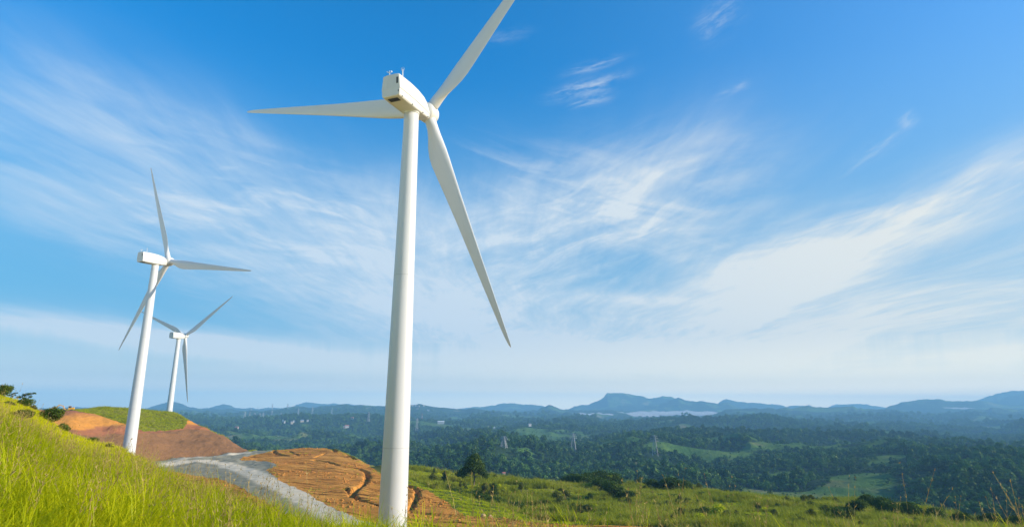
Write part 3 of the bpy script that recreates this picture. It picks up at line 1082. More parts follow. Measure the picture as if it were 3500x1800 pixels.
def uni(n, lo, hi, stretch=0.15):
    s = RNG.uniform(lo, hi, n)
    return np.stack([s, s, s * RNG.uniform(1 - stretch, 1 + stretch, n)], 1)


# grass round the photographer's feet up to the brow
t, y = rand_ty(22000, -1.15, 1.15, 4.5, 26)
yc = np.interp(t, C_t, C_Y)
kp = (y < yc * 1.12) & (RNG.uniform(0, 1, len(t)) < np.clip(1.25 - y / 40, 0.4, 1)) & ~((t > -0.1) & (RNG.uniform(0, 1, len(t)) < np.clip((t + 0.1) * 4.0, 0, 0.96)))
t, y = t[kp], y[kp]
P, who = place(t, y)
patch = np.clip(fbm(P[:, 0] / 3, P[:, 1] / 3, 2, 71) * 0.35 + 1, 0.6, 1.4)
sc = uni(len(t), 0.75, 1.2) * patch[:, None]
scatter('long_grass', P, spin(len(t), 0.12), sc, RNG.integers(0, 6, len(t)), near_src, 'long bright yellow-green grass on the near brow of the hillside', 'grass')
# shorter turf up the slope on the left
t, y = rand_ty(60000, -1.5, -0.42, 20, 82)
yc = np.interp(t, C_t, C_Y)
kp = (y < yc * 1.1)
t, y = t[kp], y[kp]
P, who = place(t, y)
pn = fbm(P[:, 0] / 5, P[:, 1] / 5, 3, 73)
sc = uni(len(t), 0.6, 1.1) * np.clip(1 + pn * 0.6, 0.5, 1.7)[:, None]
scatter('slope_grass', P, spin(len(t), 0.15), sc, RNG.integers(0, 4, len(t)), slope_src, 'short yellow-green turf covering the slope up to the left-hand skyline', 'grass')
# seeding stalks in front
t, y = rand_ty(1700, -1.1, 1.1, 5.0, 24)
yc = np.interp(t, C_t, C_Y)
kp = (y < yc * 1.2) & ((y > 8) | (t > 0))
t, y = t[kp], y[kp]
kp = fbm(t * y / 2.5, y / 2.5, 2, 75) > -0.25
t, y = t[kp], y[kp]
P, who = place(t, y)
scatter('seed_stalks', P, spin(len(t), 0.1), uni(len(t), 0.6, 1.1), RNG.integers(0, 8, len(t)), stalk_src, 'thin tan seeding stalks standing above the near grass', 'grass')

t, y = rand_ty(3600, -0.95, -0.15, 10, 30)
kp = (y < np.interp(t, C_t, C_Y) * 1.05) & (fbm(t * y / 4, y / 3, 3, 76) > 0.16)
t, y = t[kp], y[kp]
P, who = place(t, y)
scatter('dry_stalks', P, spin(len(t), 0.15), uni(len(t), 0.45, 0.8), RNG.integers(0, 8, len(t)), stalk_src, 'patches of dry tan stalks across the left-hand slope', 'grass')

# tall grass on the rolling meadow to the right, and on the shelf above the cut on the left
ZN = zone.reshape(ny - 1, nx - 1)


def zone_at(t, y):
    i = np.clip(np.searchsorted(ys, y) - 1, 0, ny - 2)
    j = np.clip(np.searchsorted(ts, t) - 1, 0, nx - 2)
    return ZN[i, j]


t, y = rand_ty(75000, -0.2, 0.98, 118, 320)
zk = zone_at(t, y) == 'meadow'
yc = np.interp(t, K_t[7], K_Y[7])
y6 = np.interp(t, K_t[4], K_Y[4])
kp = zk & (y < yc + 14)
t, y, y6 = t[kp], y[kp], y6[kp]
P, who = place(t, y)
bright = fbm(P[:, 0] / 22, P[:, 1] / 13, 3, 81)
strip = (y < y6 + 3) & (t < 0.12)
isl = (bright > 0.30) | strip
iR = ~isl
scatter('tall_meadow_grass', P[iR], spin(iR.sum(), 0.08), uni(iR.sum(), 0.7, 1.2, 0.25) * np.clip(1.05 + 0.9 * fbm(P[iR, 0] / 9, P[iR, 1] / 7, 3, 83), 0.4, 1.9)[:, None], RNG.integers(0, 5, iR.sum()), reed_src, 'tall olive and straw coloured grass rolling over the meadow on the right', 'grass')
scatter('bright_meadow_grass', P[isl], spin(isl.sum(), 0.1), uni(isl.sum(), 0.7, 1.3), RNG.integers(0, 4, isl.sum()), lush_src, 'bright low green grass in patches on the meadow and along its bare soil edge', 'grass')
t, y = rand_ty(42000, -1.1, -0.4, 255, 345)
kp = (zone_at(t, y) == 'meadow') & (y < np.interp(t, K_t[7], K_Y[7]) + 8) & (t > -0.80)
t, y = t[kp], y[kp]
P, who = place(t, y)
pk = np.where(RNG.uniform(0, 1, len(t)) < .35, RNG.integers(4, 9, len(t)), RNG.integers(0, 4, len(t)))
scatter('shelf_grass', P, spin(len(t), 0.1), uni(len(t), 0.7, 1.25) * np.where(pk > 3, 0.55, 1.0)[:, None], pk, shelf_src, 'bright tall grass on the shelf above the orange earth cut', 'grass')

# ------------------------------------------------------------------ trees and shrubs
M_tree = leaf_mat('tree_leaves', (0.022, 0.048, 0.008), (0.075, 0.125, 0.014), None, 0, 0.25, True)
M_bush = leaf_mat('bush_leaves', (0.040, 0.075, 0.010), (0.125, 0.165, 0.016), None, 0, 0.25, True)
M_olive = leaf_mat('olive_leaves', (0.075, 0.095, 0.014), (0.19, 0.20, 0.028), None, 0, 0.3, True)
M_palm = leaf_mat('palm_leaves', (0.07, 0.11, 0.012), (0.17, 0.21, 0.02), None, 0, 0.3, True)
M_bark = simple_mat('bark', (0.20, 0.16, 0.11), 0.9, 0.1, var=0.35, scale=3)
M_forest = leaf_mat('forest_leaves', (0.008, 0.040, 0.012), (0.105, 0.215, 0.026), None, 0, 0.2, True, posvar=0.5, posscale=0.012)


def crown_mesh(name, lobes, n, leaf, seed, mat, flat=0.75, fill=0.45):
    """leaf-sized faces through the volume of several lobes"""
    r = np.random.default_rng(seed)
    L = np.array([l[:3] for l in lobes], float)
    Rr = np.array([l[3] for l in lobes], float)
    w = Rr ** 2
    li = r.choice(len(lobes), n, p=w / w.sum())
    d = r.normal(size=(n, 3))
    d /= np.linalg.norm(d, axis=1)[:, None]
    rad = Rr[li] * (fill + (1 - fill) * r.uniform(0, 1, n) ** 0.6) * r.uniform(0.86, 1.12, n)
    # clumps: pull leaves towards random twig ends
    tw = r.normal(size=(n, 3)) * 0.15 * Rr[li][:, None]
    c = L[li] + d * rad[:, None] * np.array([1, 1, flat]) + tw
    nrm = d + r.normal(size=(n, 3)) * 0.7 + np.array([0, 0, 0.35])
    nrm /= np.linalg.norm(nrm, axis=1)[:, None]
    a = np.cross(nrm, r.normal(size=(n, 3)))
    a /= np.linalg.norm(a, axis=1)[:, None]
    b = np.cross(nrm, a)
    s = leaf * r.uniform(0.6, 1.4, n)[:, None]
    V4 = np.stack([c - a * s, c + b * s * 0.55, c + a * s, c - b * s * 0.55], 1).reshape(-1, 3)
    F4 = np.arange(4 * n).reshape(n, 4)
    me = np_mesh(name, V4, F4, False, mat)
    lobev = r.uniform(0, 1, len(lobes))[li]
    attr(me, 'v', np.repeat(np.clip(0.55 * lobev + 0.45 * r.uniform(0, 1, n), 0, 1), 4).astype(np.float32))
    return me


def trunk_mesh(name, h, r0, lobes, seed):
    r = random.Random(seed)
    mb_ = MB()
    top = Vector((r.uniform(-.1, .1) * h, r.uniform(-.1, .1) * h, h))
    midp = Vector((r.uniform(-.04, .04) * h, r.uniform(-.04, .04) * h, h * 0.5))
    mb_.tube([(0, 0, -0.4), midp, top], [r0 * 1.25, r0, r0 * 0.6], 8)
    for l in lobes:
        c = Vector(l[:3])
        st = midp.lerp(top, r.uniform(0.1, 1))
        mb_.tube([st, st.lerp(c, 0.55) + Vector((0, 0, -0.05 * h)), c], [r0 * 0.5, r0 * 0.32, r0 * 0.12], 6)
    return mb_.mesh(name, M_bark, True)


def lobes_round(r, h, n, seed, squash=0.8):
    q = random.Random(seed)
    out = []
    for i in range(n):
        a = 6.283 * i / n + q.uniform(-.5, .5)
        rr = r * q.uniform(0.25, 0.62)
        out.append((math.cos(a) * rr, math.sin(a) * rr, h + q.uniform(-.55, .55) * r * squash, r * q.uniform(0.38, 0.6)))
    out.append((q.uniform(-.1, .1) * r, 0, h + 0.45 * r * squash, r * 0.55))
    return out


KIND = {}


def kind(name, lob, n, leaf, seed, mat, th, tr, flat=0.8, fill=0.45):
    KIND[name] = (crown_mesh(name + '_crown', lob, n, leaf, seed, mat, flat, fill), trunk_mesh(name + '_trunk', th, tr, lob, seed))


# big spreading tree: tall rounded middle, long lower limb on the left, skirt on the right
big = [(-0.4, 0, 8.8, 2.5), (0.9, .5, 8.2, 2.3), (-1.6, -.4, 7.0, 2.3), (1.9, .2, 6.4, 2.3), (0.2, -.8, 6.3, 2.2), (0.4, 0, 10.2, 1.7), (2.9, 0, 5.0, 1.6), (-3.4, .3, 5.2, 1.7),
       (-4.8, 0, 4.4, 1.5), (-5.9, .2, 3.8, 1.1), (-3.9, -.6, 3.7, 1.3), (3.6, -.3, 4.1, 1.4), (4.7, .2, 3.4, 1.2), (2.2, 1.6, 7.2, 1.6), (-1, 1.7, 7.6, 1.8)]
kind('big', big, 9000, 0.24, 11, M_tree, 5.0, 0.32)
kind('upright', [(0, 0, 3.8, .8), (.3, .2, 2.9, .85), (-.35, 0, 2.3, .9), (.2, -.3, 1.5, .9), (0, 0, 4.5, .45)], 1500, 0.15, 12, M_tree, 2.6, 0.12)
kind('bush_a', lobes_round(1.5, 1.5, 6, 13), 2200, 0.13, 13, M_bush, 0.9, 0.09)
kind('bush_b', lobes_round(1.7, 1.3, 7, 14, 0.55), 2400, 0.13, 14, M_bush, 0.8, 0.09, 0.7)
kind('bush_c', lobes_round(1.4, 1.7, 5, 15), 1500, 0.12, 15, M_olive, 1.1, 0.08, 0.8, 0.3)
kind('acacia', [(-1.4, 0, 2.5, .75), (-.3, .3, 3.0, .8), (1.0, 0, 3.35, .75), (2.2, .2, 3.6, .55), (.2, -.4, 2.2, .6), (1.7, -.2, 2.6, .5), (-.8, 0, 1.5, .6)], 1500, 0.11, 16, M_tree, 1.9, 0.10, 0.45, 0.2)
kind('small_tree', [(0, 0, 3.3, .9), (.7, .2, 2.8, .8), (-.7, -.1, 2.7, .85), (0, .5, 2.3, .8), (.2, 0, 4.0, .55)], 1500, 0.14, 17, M_olive, 2.0, 0.10)
kind('thicket', lobes_round(2.6, 2.4, 9, 18, 0.9), 5000, 0.17, 18, M_tree, 1.4, 0.12)
kind('lush_bush', lobes_round(1.5, 1.4, 7, 19), 2200, 0.15, 19, M_lush, 0.9, 0.07)


def plant(name, kd, px, py, Y, height_px, label, cat, group=None, wide=1.0, rz=None, z=None, sink=0.0, near=False):
    """a shrub or tree standing on the ground below picture point (px, py); height given as seen"""
    d = pix_dir(px, py)
    tt = d.x / d.y
    x = tt * Y
    zg = ground_z(x, Y) if z is None else z
    h = height_px / FOC * math.hypot(Y, zg) * 1.03 / math.cos(math.atan2(abs(x), Y)) ** 0
    crown, trunk = KIND[kd]
    hm = max(v.co.z for v in crown.vertices)
    s = h / hm
    e = bpy.data.objects.new(name, None)
    COL.objects.link(e)
    e.location = (x, Y, zg - sink)
    e.rotation_euler = (0, 0, random.uniform(0, 6.28) if rz is None else rz)
    e.scale = (s * wide, s * wide, s)
    tag(e, label, cat, group)
    link('crown', crown, e)
    link('trunk', trunk, e)
    return e


# knee-high scrub too tangled to count, in the hollows of the meadow
scrub_src = source_collection('scrub', [KIND[q][0] for q in ('bush_a', 'bush_c', 'small_tree', 'lush_bush')])
t, y = rand_ty(26000, -0.16, 0.98, 140, 300)
hol = fbm(t * y / 20, y / 13, 3, 95) + 0.35 * fbm(t * y / 6, y / 5, 2, 96)
kp = (zone_at(t, y) == 'meadow') & (y < np.interp(t, K_t[7], K_Y[7]) + 6) & (y > np.interp(t, K_t[4], K_Y[4]) + 6) & (hol > 0.30) & (RNG.uniform(0, 1, len(t)) < 0.30 + 0.6 * np.clip(hol - 0.3, 0, 1))
t, y = t[kp], y[kp]
P, who = place(t, y, -0.25)
scatter('scrub', P, spin(len(t), 0.1), (0.26 + 0.45 * RNG.uniform(0, 1, (len(t), 1)) ** 2) * np.stack([RNG.uniform(0.8, 1.9, len(t)), RNG.uniform(0.8, 1.9, len(t)), RNG.uniform(0.6, 1.35, len(t))], 1), RNG.integers(0, 4, len(t)), scrub_src, 'low dark scrub tangled into the hollows of the right-hand meadow', 'scrub')

g1 = 'shrubs along the left-hand grass skyline'
plant('shrub', 'bush_a', 8, 1362, 65, 48, 'dark shrub at the very left edge, highest on the grassy skyline', 'shrub', g1, 1.1)
plant('acacia_tree', 'acacia', 38, 1372, 64.5, 30, 'tiny windswept tree on the grass skyline, next to the shrub at the left edge', 'tree', g1, 0.7, 0.2)
plant('acacia_tree', 'acacia', 78, 1388, 62.5, 46, 'windswept flat-topped little tree against the sky above the left grass slope', 'tree', g1, 1.0, 0.1)
plant('shrub', 'bush_b', 82, 1400, 59.5, 34, 'low green shrub at the foot of the windswept flat-topped tree', 'shrub', g1, 1.2)
plant('shrub', 'bush_c', 112, 1410, 60, 24, 'pale green bush on the slope edge between windswept tree and round dark bush', 'shrub', g1)
plant('shrub', 'bush_a', 174, 1450, 54, 58, 'large round dark bush on the slope edge in front of the orange earth cut', 'shrub', g1, 1.15)
plant('shrub', 'bush_b', 140, 1430, 56, 26, 'small dark bush hugging the left side of the large round dark bush', 'shrub', g1)
plant('shrub', 'bush_b', 214, 1474, 51, 34, 'low bush just below and right of the large round dark bush', 'shrub', g1)
plant('shrub', 'bush_b', 312, 1516, 43, 26, 'small spreading dark bush on the slope edge below the red soil bank', 'shrub', g1, 1.3)
plant('shrub', 'bush_c', 372, 1532, 40, 26, 'grey-green bush at the slope edge beside the foot of the left tower', 'shrub', g1, 1.4)
plant('shrub', 'bush_b', 55, 1528, 34, 42, 'dark bush low on the near grass slope at the left, among dry stalks', 'shrub', None, 1.4)
plant('shrub', 'bush_b', 20, 1440, 50, 20, 'flat dark bush high on the open grass slope under the left-edge shrub', 'shrub', None, 1.6)

g2 = 'trees standing along the far edge of the meadow'
plant('broadleaf_tree', 'big', 1620, 1642, 232, 100, 'big dark spreading tree with round crown right of the main tower', 'tree', None, 1.0, 0.0)
plant('broadleaf_tree', 'upright', 1519, 1630, 235, 38, 'narrow dark upright tree between the main tower and the big spreading tree', 'tree', g2)
plant('broadleaf_tree', 'upright', 1484, 1606, 268, 16, 'small dark tree top showing nearest to the main tower on the meadow edge', 'tree', g2)
plant('broadleaf_tree', 'small_tree', 1480, 1645, 222, 42, 'thin olive sapling close beside the main tower, left of the narrow dark tree', 'tree', g2)
plant('broadleaf_tree', 'small_tree', 1655, 1662, 216, 40, 'olive sapling in front of the trunk of the big spreading tree', 'tree', g2)
plant('broadleaf_tree', 'upright', 1688, 1668, 214, 46, 'dark ragged tree at the right foot of the big spreading tree', 'tree', g2, 1.4)
plant('broadleaf_tree', 'small_tree', 1782, 1668, 218, 40, 'pale-trunked small tree alone on the meadow between big tree and round crest bush', 'tree', g2)
plant('shrub', 'bush_a', 1814, 1646, 258, 22, 'round green bush alone on the crest right of the big spreading tree', 'shrub', None)
plant('shrub', 'bush_b', 1848, 1650, 258, 10, 'small low bush on the crest right of the round green bush', 'shrub', None)
g3 = 'thickets on the brow of the meadow'
for px, py, Y, h, w, lb in [
    (1950, 1657, 255, 44, 1.5, 'leftmost dark thicket on the meadow brow below the valley woods'),
    (1990, 1660, 252, 48, 1.4, 'dark thicket on the meadow brow, second from the left'),
    (2028, 1655, 258, 52, 1.3, 'tall dark thicket on the meadow brow just left of the palm'),
    (2064, 1652, 262, 58, 1.2, 'tallest dark thicket on the meadow brow, its crown touching the palm'),
    (2102, 1650, 264, 46, 1.4, 'dark thicket on the meadow brow just right of the palm'),
    (2052, 1676, 242, 40, 1.5, 'dark thicket on the slope below the palm'),
]:
    plant('thicket', 'thicket', px, py, Y, h, lb, 'thicket', g3, w)
palm_pt = (2083, 1652, 258)
plant('broadleaf_tree', 'small_tree', 2187, 1648, 266, 28, 'small round-topped green tree alone on the brow right of the palm', 'tree', g2)
for px, py, Y, h, w, lb in [
    (2235, 1662, 255, 38, 1.4, 'dark shrub clump on the brow between the lone round tree and the broad clump'),
    (2290, 1667, 252, 46, 1.6, 'broad dark shrub clump on the meadow brow, widest on its right half'),
    (2345, 1664, 256, 32, 1.5, 'low dark shrub clump at the right end of the brow before the grass ridge'),
    (2095, 1708, 212, 56, 1.3, 'dark green thicket halfway down the meadow, straight below the palm'),
    (2140, 1710, 208, 32, 1.6, 'low dark thicket beside the banana plants halfway down the meadow'),
]:
    plant('thicket', 'thicket', px, py, Y, h, lb, 'thicket', g3, w)
plant('shrub', 'small_tree', 2120, 1728, 192, 34, 'small tree with a short bare trunk standing in pale grass mid meadow', 'shrub')
plant('shrub', 'bush_c', 1905, 1712, 200, 46, 'see-through olive shrub with pale stems left of the bright grass hollow', 'shrub', None, 1.2)
plant('shrub', 'bush_c', 1935, 1690, 215, 34, 'olive shrub behind the see-through shrub by the bright grass hollow', 'shrub')
plant('shrub', 'lush_bush', 2455, 1770, 160, 48, 'bright yellow-green bush near the bottom of the meadow', 'shrub', None, 1.1)
plant('shrub', 'bush_b', 2410, 1768, 164, 36, 'dark shrub on the shaded left side of the bright yellow-green bush', 'shrub')
plant('shrub', 'bush_b', 2660, 1728, 190, 24, 'dark shrub on the far grass ridge towards the right', 'shrub')
plant('broadleaf_tree', 'small_tree', 2748, 1718, 200, 36, 'small dark tree standing out on the far grass ridge towards the right', 'tree', g2, 1.2)
plant('shrub', 'bush_a', 2775, 1735, 190, 26, 'green bush at the foot of the small tree on the far grass ridge', 'shrub')
g4 = 'thickets filling the gully on the right'
for px, py, Y, h, w, lb in [
    (2960, 1722, 205, 42, 1.2, 'topmost dark thicket where the grass ridge drops into the right-hand gully'),
    (3010, 1745, 192, 52, 1.2, 'dark thicket second down the edge of the right-hand gully'),
    (2930, 1765, 178, 46, 1.3, 'dark thicket left of bare stems at the bottom of the right-hand gully'),
    (3040, 1785, 172, 58, 1.3, 'biggest dark thicket low in the right-hand gully'),
    (3120, 1790, 172, 58, 1.3, 'dark thicket right of the biggest thicket in the right-hand gully'),
    (3200, 1795, 168, 50, 1.3, 'thicket midway along the bottom right gully'),
    (3290, 1800, 166, 46, 1.3, 'thicket towards the far right of the bottom gully'),
    (3380, 1806, 164, 46, 1.3, 'thicket second from the right edge, at the very bottom'),
    (3470, 1808, 160, 46, 1.3, 'thicket in the bottom right corner'),
    (2870, 1790, 160, 40, 1.3, 'leafy thicket at the bottom, left end of the right-hand gully'),
]:
    plant('thicket', 'thicket', px, py, Y, h, lb, 'thicket', g4, w)
g5 = 'dark shrubs in the shaded hollow right of the main tower'
for px, py, Y, h, w, lb in [
    (1545, 1665, 205, 38, 1.9, 'dark shrub in the hollow under the narrow upright tree'),
    (1600, 1680, 200, 42, 1.9, 'dark shrub in the hollow in front of the big spreading tree'),
    (1650, 1700, 192, 44, 1.9, 'dark shrub deepest in the hollow behind the bright grass strip'),
    (1700, 1712, 188, 42, 1.9, 'dark shrub in the hollow below the ragged tree'),
    (1752, 1720, 184, 38, 1.9, 'dark shrub at the right end of the hollow behind the bright grass strip'),
]:
    plant('shrub', 'thicket', px, py, Y, h, lb, 'shrub', g5, w)


def frond(mb_, base, d, up, L, w, n=7, droop=0.9):
    p = Vector(base)
    prev = None
    side = d.cross(up).normalized()
    for j in range(n + 1):
        f = j / n
        dirv = (d * math.cos(-0.5 + droop * 1.8 * f) + up * -math.sin(-0.5 + droop * 1.8 * f)).normalized()
        if j:
            p = p + dirv * L / n
        ww = w * math.sin(math.pi * min(0.97, 0.12 + 0.88 * f)) + 0.01
        cur = (p - side * ww + Vector((0, 0, -ww * 0.4)), p.copy(), p + side * ww + Vector((0, 0, -ww * 0.4)))
        if prev:
            mb_.add([prev[0], prev[1], cur[1], cur[0]], [(0, 1, 2, 3)])
            mb_.add([prev[1], prev[2], cur[2], cur[1]], [(0, 1, 2, 3)])
        prev = cur


def palm(px, py, Y, label):
    d = pix_dir(px, py)
    x = d.x / d.y * Y
    zg = ground_z(x, Y)
    e = bpy.data.objects.new('palm_tree', None)
    COL.objects.link(e)
    e.location = (x, Y, zg)
    tag(e, label, 'palm tree')
    b = MB()
    b.tube([(0, 0, -0.3), (0.1, 0, 2.5), (0.05, 0, 5.2)], [0.16, 0.13, 0.11], 8)
    link('trunk', b.mesh('palm_trunk', M_bark, True), e)
    c = MB()
    for i in range(15):
        a = i * 2.4
        frond(c, (0.05, 0, 5.2), Vector((math.cos(a), math.sin(a), 0)), Vector((0, 0, 1)), random.uniform(1.5, 2.0), 0.26, 7, random.uniform(0.5, 1.0))
    me = c.mesh('palm_crown', M_palm)
    attr(me, 'v', np.random.default_rng(5).random(len(me.vertices)).astype(np.float32))
    link('crown', me, e)


palm(*palm_pt, 'thin palm rising above the dark thickets on the meadow brow')


def banana(px, py, Y, label, s=1.0):
    d = pix_dir(px, py)
    x = d.x / d.y * Y
    e = bpy.data.objects.new('banana_plant', None)
    COL.objects.link(e)
    e.location = (x, Y, ground_z(x, Y))
    e.scale = (s, s, s)
    tag(e, label, 'banana plant', 'banana plants halfway down the meadow')
    b = MB()
    b.tube([(0, 0, -0.2), (0, 0, 1.2), (0.05, 0, 2.4)], [0.16, 0.13, 0.08], 8)
    link('stem', b.mesh('banana_stem', M_palm, True), e)
    c = MB()
    for i in range(8):
        a = i * 2.4 + px
        frond(c, (0.03, 0, 2.3), Vector((math.cos(a), math.sin(a), 0)), Vector((0, 0, 1)), random.uniform(1.6, 2.3), 0.34, 6, random.uniform(0.2, 0.8))
    me = c.mesh('banana_leaves', M_palm)
    attr(me, 'v', np.random.default_rng(int(px)).random(len(me.vertices)).astype(np.float32))
    link('leaves', me, e)


banana(2172, 1702, 208, 'leftmost banana plant in the dark scrub halfway down the meadow', 1.0)
banana(2258, 1704, 206, 'middle banana plant with drooping leaves halfway down the meadow', 1.1)
banana(2302, 1700, 208, 'banana plant right of the middle one, beside dark scrub on the meadow', 0.9)
banana(2398, 1700, 210, 'rightmost banana plant, in the grass apart from the others', 0.9)

# ------------------------------------------------------------------ wind turbines
def paint_mat():
    mt, q, out = new_mat('white_paint')
    o = obc(q)
    n1 = q.noise(scl(q, o, (1.2, 1.2, 0.10)), 1.0, 5, 0.6)
    n2 = q.noise(o, 0.35, 3)
    c = q.mix(q.step(n1, 0.5, 0.8, 0.0, 0.4), (0.58, 0.58, 0.57), (0.48, 0.475, 0.45))
    c = q.mix(q.step(n2, 0.5, 0.75, 0, 0.3), c, (0.54, 0.53, 0.49))
    principled(q, out, c, 0.38, 0.35)
    return mt


M_white = paint_mat()
M_shell = simple_mat('nacelle_shell', (0.58, 0.57, 0.53), 0.4, 0.35, var=0.06, scale=0.8)
M_dark = simple_mat('dark_grille', (0.02, 0.02, 0.02), 0.6)
M_seam = simple_mat('flange_grey', (0.47, 0.465, 0.45), 0.5)
M_metal = simple_mat('galvanised', (0.55, 0.56, 0.56), 0.4, 0.5)

HUBH, BLR = 74.0, 43.5
TOP = HUBH - 1.95


def lathe(prof, seg=64, axis='Z'):
    b = MB()
    vs, fs = [], []
    for r, z in prof:
        for j in range(seg):
            a = 2 * math.pi * j / seg
            vs.append((r * math.cos(a), r * math.sin(a), z) if axis == 'Z' else (r * math.cos(a), z, r * math.sin(a)))
    for i in range(len(prof) - 1):
        for j in range(seg):
            a, c = i * seg + j, i * seg + (j + 1) % seg
            fs.append((a, c, c + seg, a + seg) if axis == 'Z' else (a, a + seg, c + seg, c))
    b.add(vs, fs)
    return b


def tower_r(z):
    return 0.5 * (4.3 + (2.4 - 4.3) * z / TOP)


tower_me = lathe([(tower_r(z), z) for z in np.linspace(-2, TOP - 0.02, 40)] + [(tower_r(TOP) * 0.3, TOP - 0.02)]).mesh('tower', M_white, True)
flange_me = []
for z in (18.5, 44.2):
    r = tower_r(z)
    flange_me.append(lathe([(r - .01, z - .05), (r + .012, z - .045), (r + .012, z + .045), (r - .01, z + .05)]).mesh('flange', M_seam, False))
yaw_ring_me = lathe([(1.18, TOP - .35), (1.32, TOP - .30), (1.32, TOP + .12), (1.1, TOP + .15)]).mesh('yaw_ring', M_shell, True)


def nacelle_sections(part):
    # y, top z, half width at shoulder, half width at belt, belt z, half width at bottom, bottom z
    S_ = [(-6.45, 1.70, 1.42, 1.66, -0.62, 1.50, -1.72), (-6.30, 1.90, 1.52, 1.74, -0.64, 1.56, -1.86), (-3.0, 1.92, 1.55, 1.80, -0.72, 1.58, -1.98),
          (-0.5, 1.78, 1.52, 1.80, -0.85, 1.56, -2.02), (1.6, 1.48, 1.40, 1.72, -0.95, 1.50, -1.98), (2.9, 1.12, 1.20, 1.56, -0.95, 1.36, -1.84), (3.75, 0.62, 0.92, 1.36, -0.85, 1.16, -1.62)]
    b = MB()
    rings = []
    for y, zt, ws, wb, zb, wl, zl in S_:
        if part == 'upper':
            half = [(0, zt + .10), (ws * .5, zt + .07), (ws - .16, zt - .02), (ws, zt - .14), (ws + (wb - ws) * .55, (zt + zb) / 2), (wb, zb + .12), (wb, zb)]
            ring = [(x, z) for x, z in half] + [(-x, z) for x, z in half[::-1][:-1]]
            ring += [] 
        else:
            i = 0.05
            half = [(wb - i, zb), (wb - i, zb - .10), (wl + .06, zl + .24), (wl - .12, zl + .04), (wl * .5, zl)]
            ring = half + [(-x, z) for x, z in half[::-1]]
        rings.append([(x, y, z) for x, z in ring])
    n = len(rings[0])
    vs = [v for r in rings for v in r]
    fs = []
    for i in range(len(rings) - 1):
        for j in range(n):
            a, c = i * n + j, i * n + (j + 1) % n
            fs.append((a, c, c + n, a + n))
    fs.append(tuple(range(n)))
    fs.append(tuple(range((len(rings) - 1) * n, len(rings) * n))[::-1])
    b.add(vs, fs)
    me = b.mesh('nacelle_' + part, M_shell)
    bm = bmesh.new()
    bm.from_mesh(me)
    bmesh.ops.recalc_face_normals(bm, faces=bm.faces)
    bmesh.ops.bevel(bm, geom=[e for e in bm.edges if len(e.link_faces) == 2 and e.calc_face_angle(0) > 0.45], offset=0.025, segments=2, affect='EDGES')
    bm.to_mesh(me)
    bm.free()
    for p in me.polygons:
        p.use_smooth = p.area < 0.6
    return me


nac_up, nac_lo = nacelle_sections('upper'), nacelle_sections('lower')
b = MB()
b.box((0.0, -5.35, -1.95), (1.75, 0.95, 0.10))
hatch_me = b.mesh('vent_hatch', M_dark)
b = MB()
b.box((1.18, -6.44, 0.72), (0.30, 0.10, 1.05))
grille_me = b.mesh('rear_grille', M_dark)
b = MB()
b.box((1.42, -6.42, -1.10), (0.14, 0.10, 0.34))
light_me = b.mesh('rear_slot', M_dark)
b = MB()
for x in (-0.58, 0.0, 0.58):
    b.box((x, -6.455, 0.5), (0.035, 0.05, 1.95))
rib_me = b.mesh('rear_rib', M_shell)
lug_b = MB()
lug_b.tube([(-0.12, 0, 0), (0.16, 0, 0)], [0.11, 0.11], 10)
lug_b.box((0, 0, 0.10), (0.10, 0.2, 0.2))
lug_me = lug_b.mesh('lifting_lug', M_metal, False)
b = MB()
b.tube([(-0.75, -5.7, 1.9), (-0.75, -5.7, 3.05)], [0.07, 0.05], 8)
b.bar((-1.1, -5.7, 2.72), (-0.4, -5.7, 2.72), 0.06)
for a in range(3):
    c = Vector((-1.05, -5.7, 2.86))
    d = Vector((math.cos(a * 2.094), math.sin(a * 2.094), 0)) * 0.17
    b.bar(c, c + d, 0.03)
    b.box(c + d, (0.1, 0.1, 0.1))
b.bar((-1.05, -5.7, 2.72), (-1.05, -5.7, 2.88), 0.035)
b.bar((-0.45, -5.7, 2.72), (-0.45, -5.7, 2.92), 0.035)
b.box((-0.45, -5.55, 2.95), (0.03, 0.34, 0.12))
anemo_me = b.mesh('anemometer', M_metal)
b = MB()
b.tube([(1.05, -4.7, 1.85), (1.05, -4.7, 3.45)], [0.085, 0.065], 8)
ring = [(1.05 + 0.30 * math.cos(a), -4.7, 3.45 + 0.30 * math.sin(a)) for a in np.linspace(0, 2 * math.pi, 17)]
for p0, p1 in zip(ring[:-1], ring[1:]):
    b.bar(p0, p1, 0.03)
ant_me = b.mesh('lightning_mast', M_metal)
hub_me = lathe([(0.0, -1.55), (1.10, -1.55), (1.22, -1.45), (1.62, -1.25), (1.72, -0.9), (1.72, 0.65), (1.62, 1.15), (1.35, 1.6), (0.9, 1.95), (0.4, 2.12), (0.0, 2.16)], 48, 'Y').mesh('hub', M_shell, True)


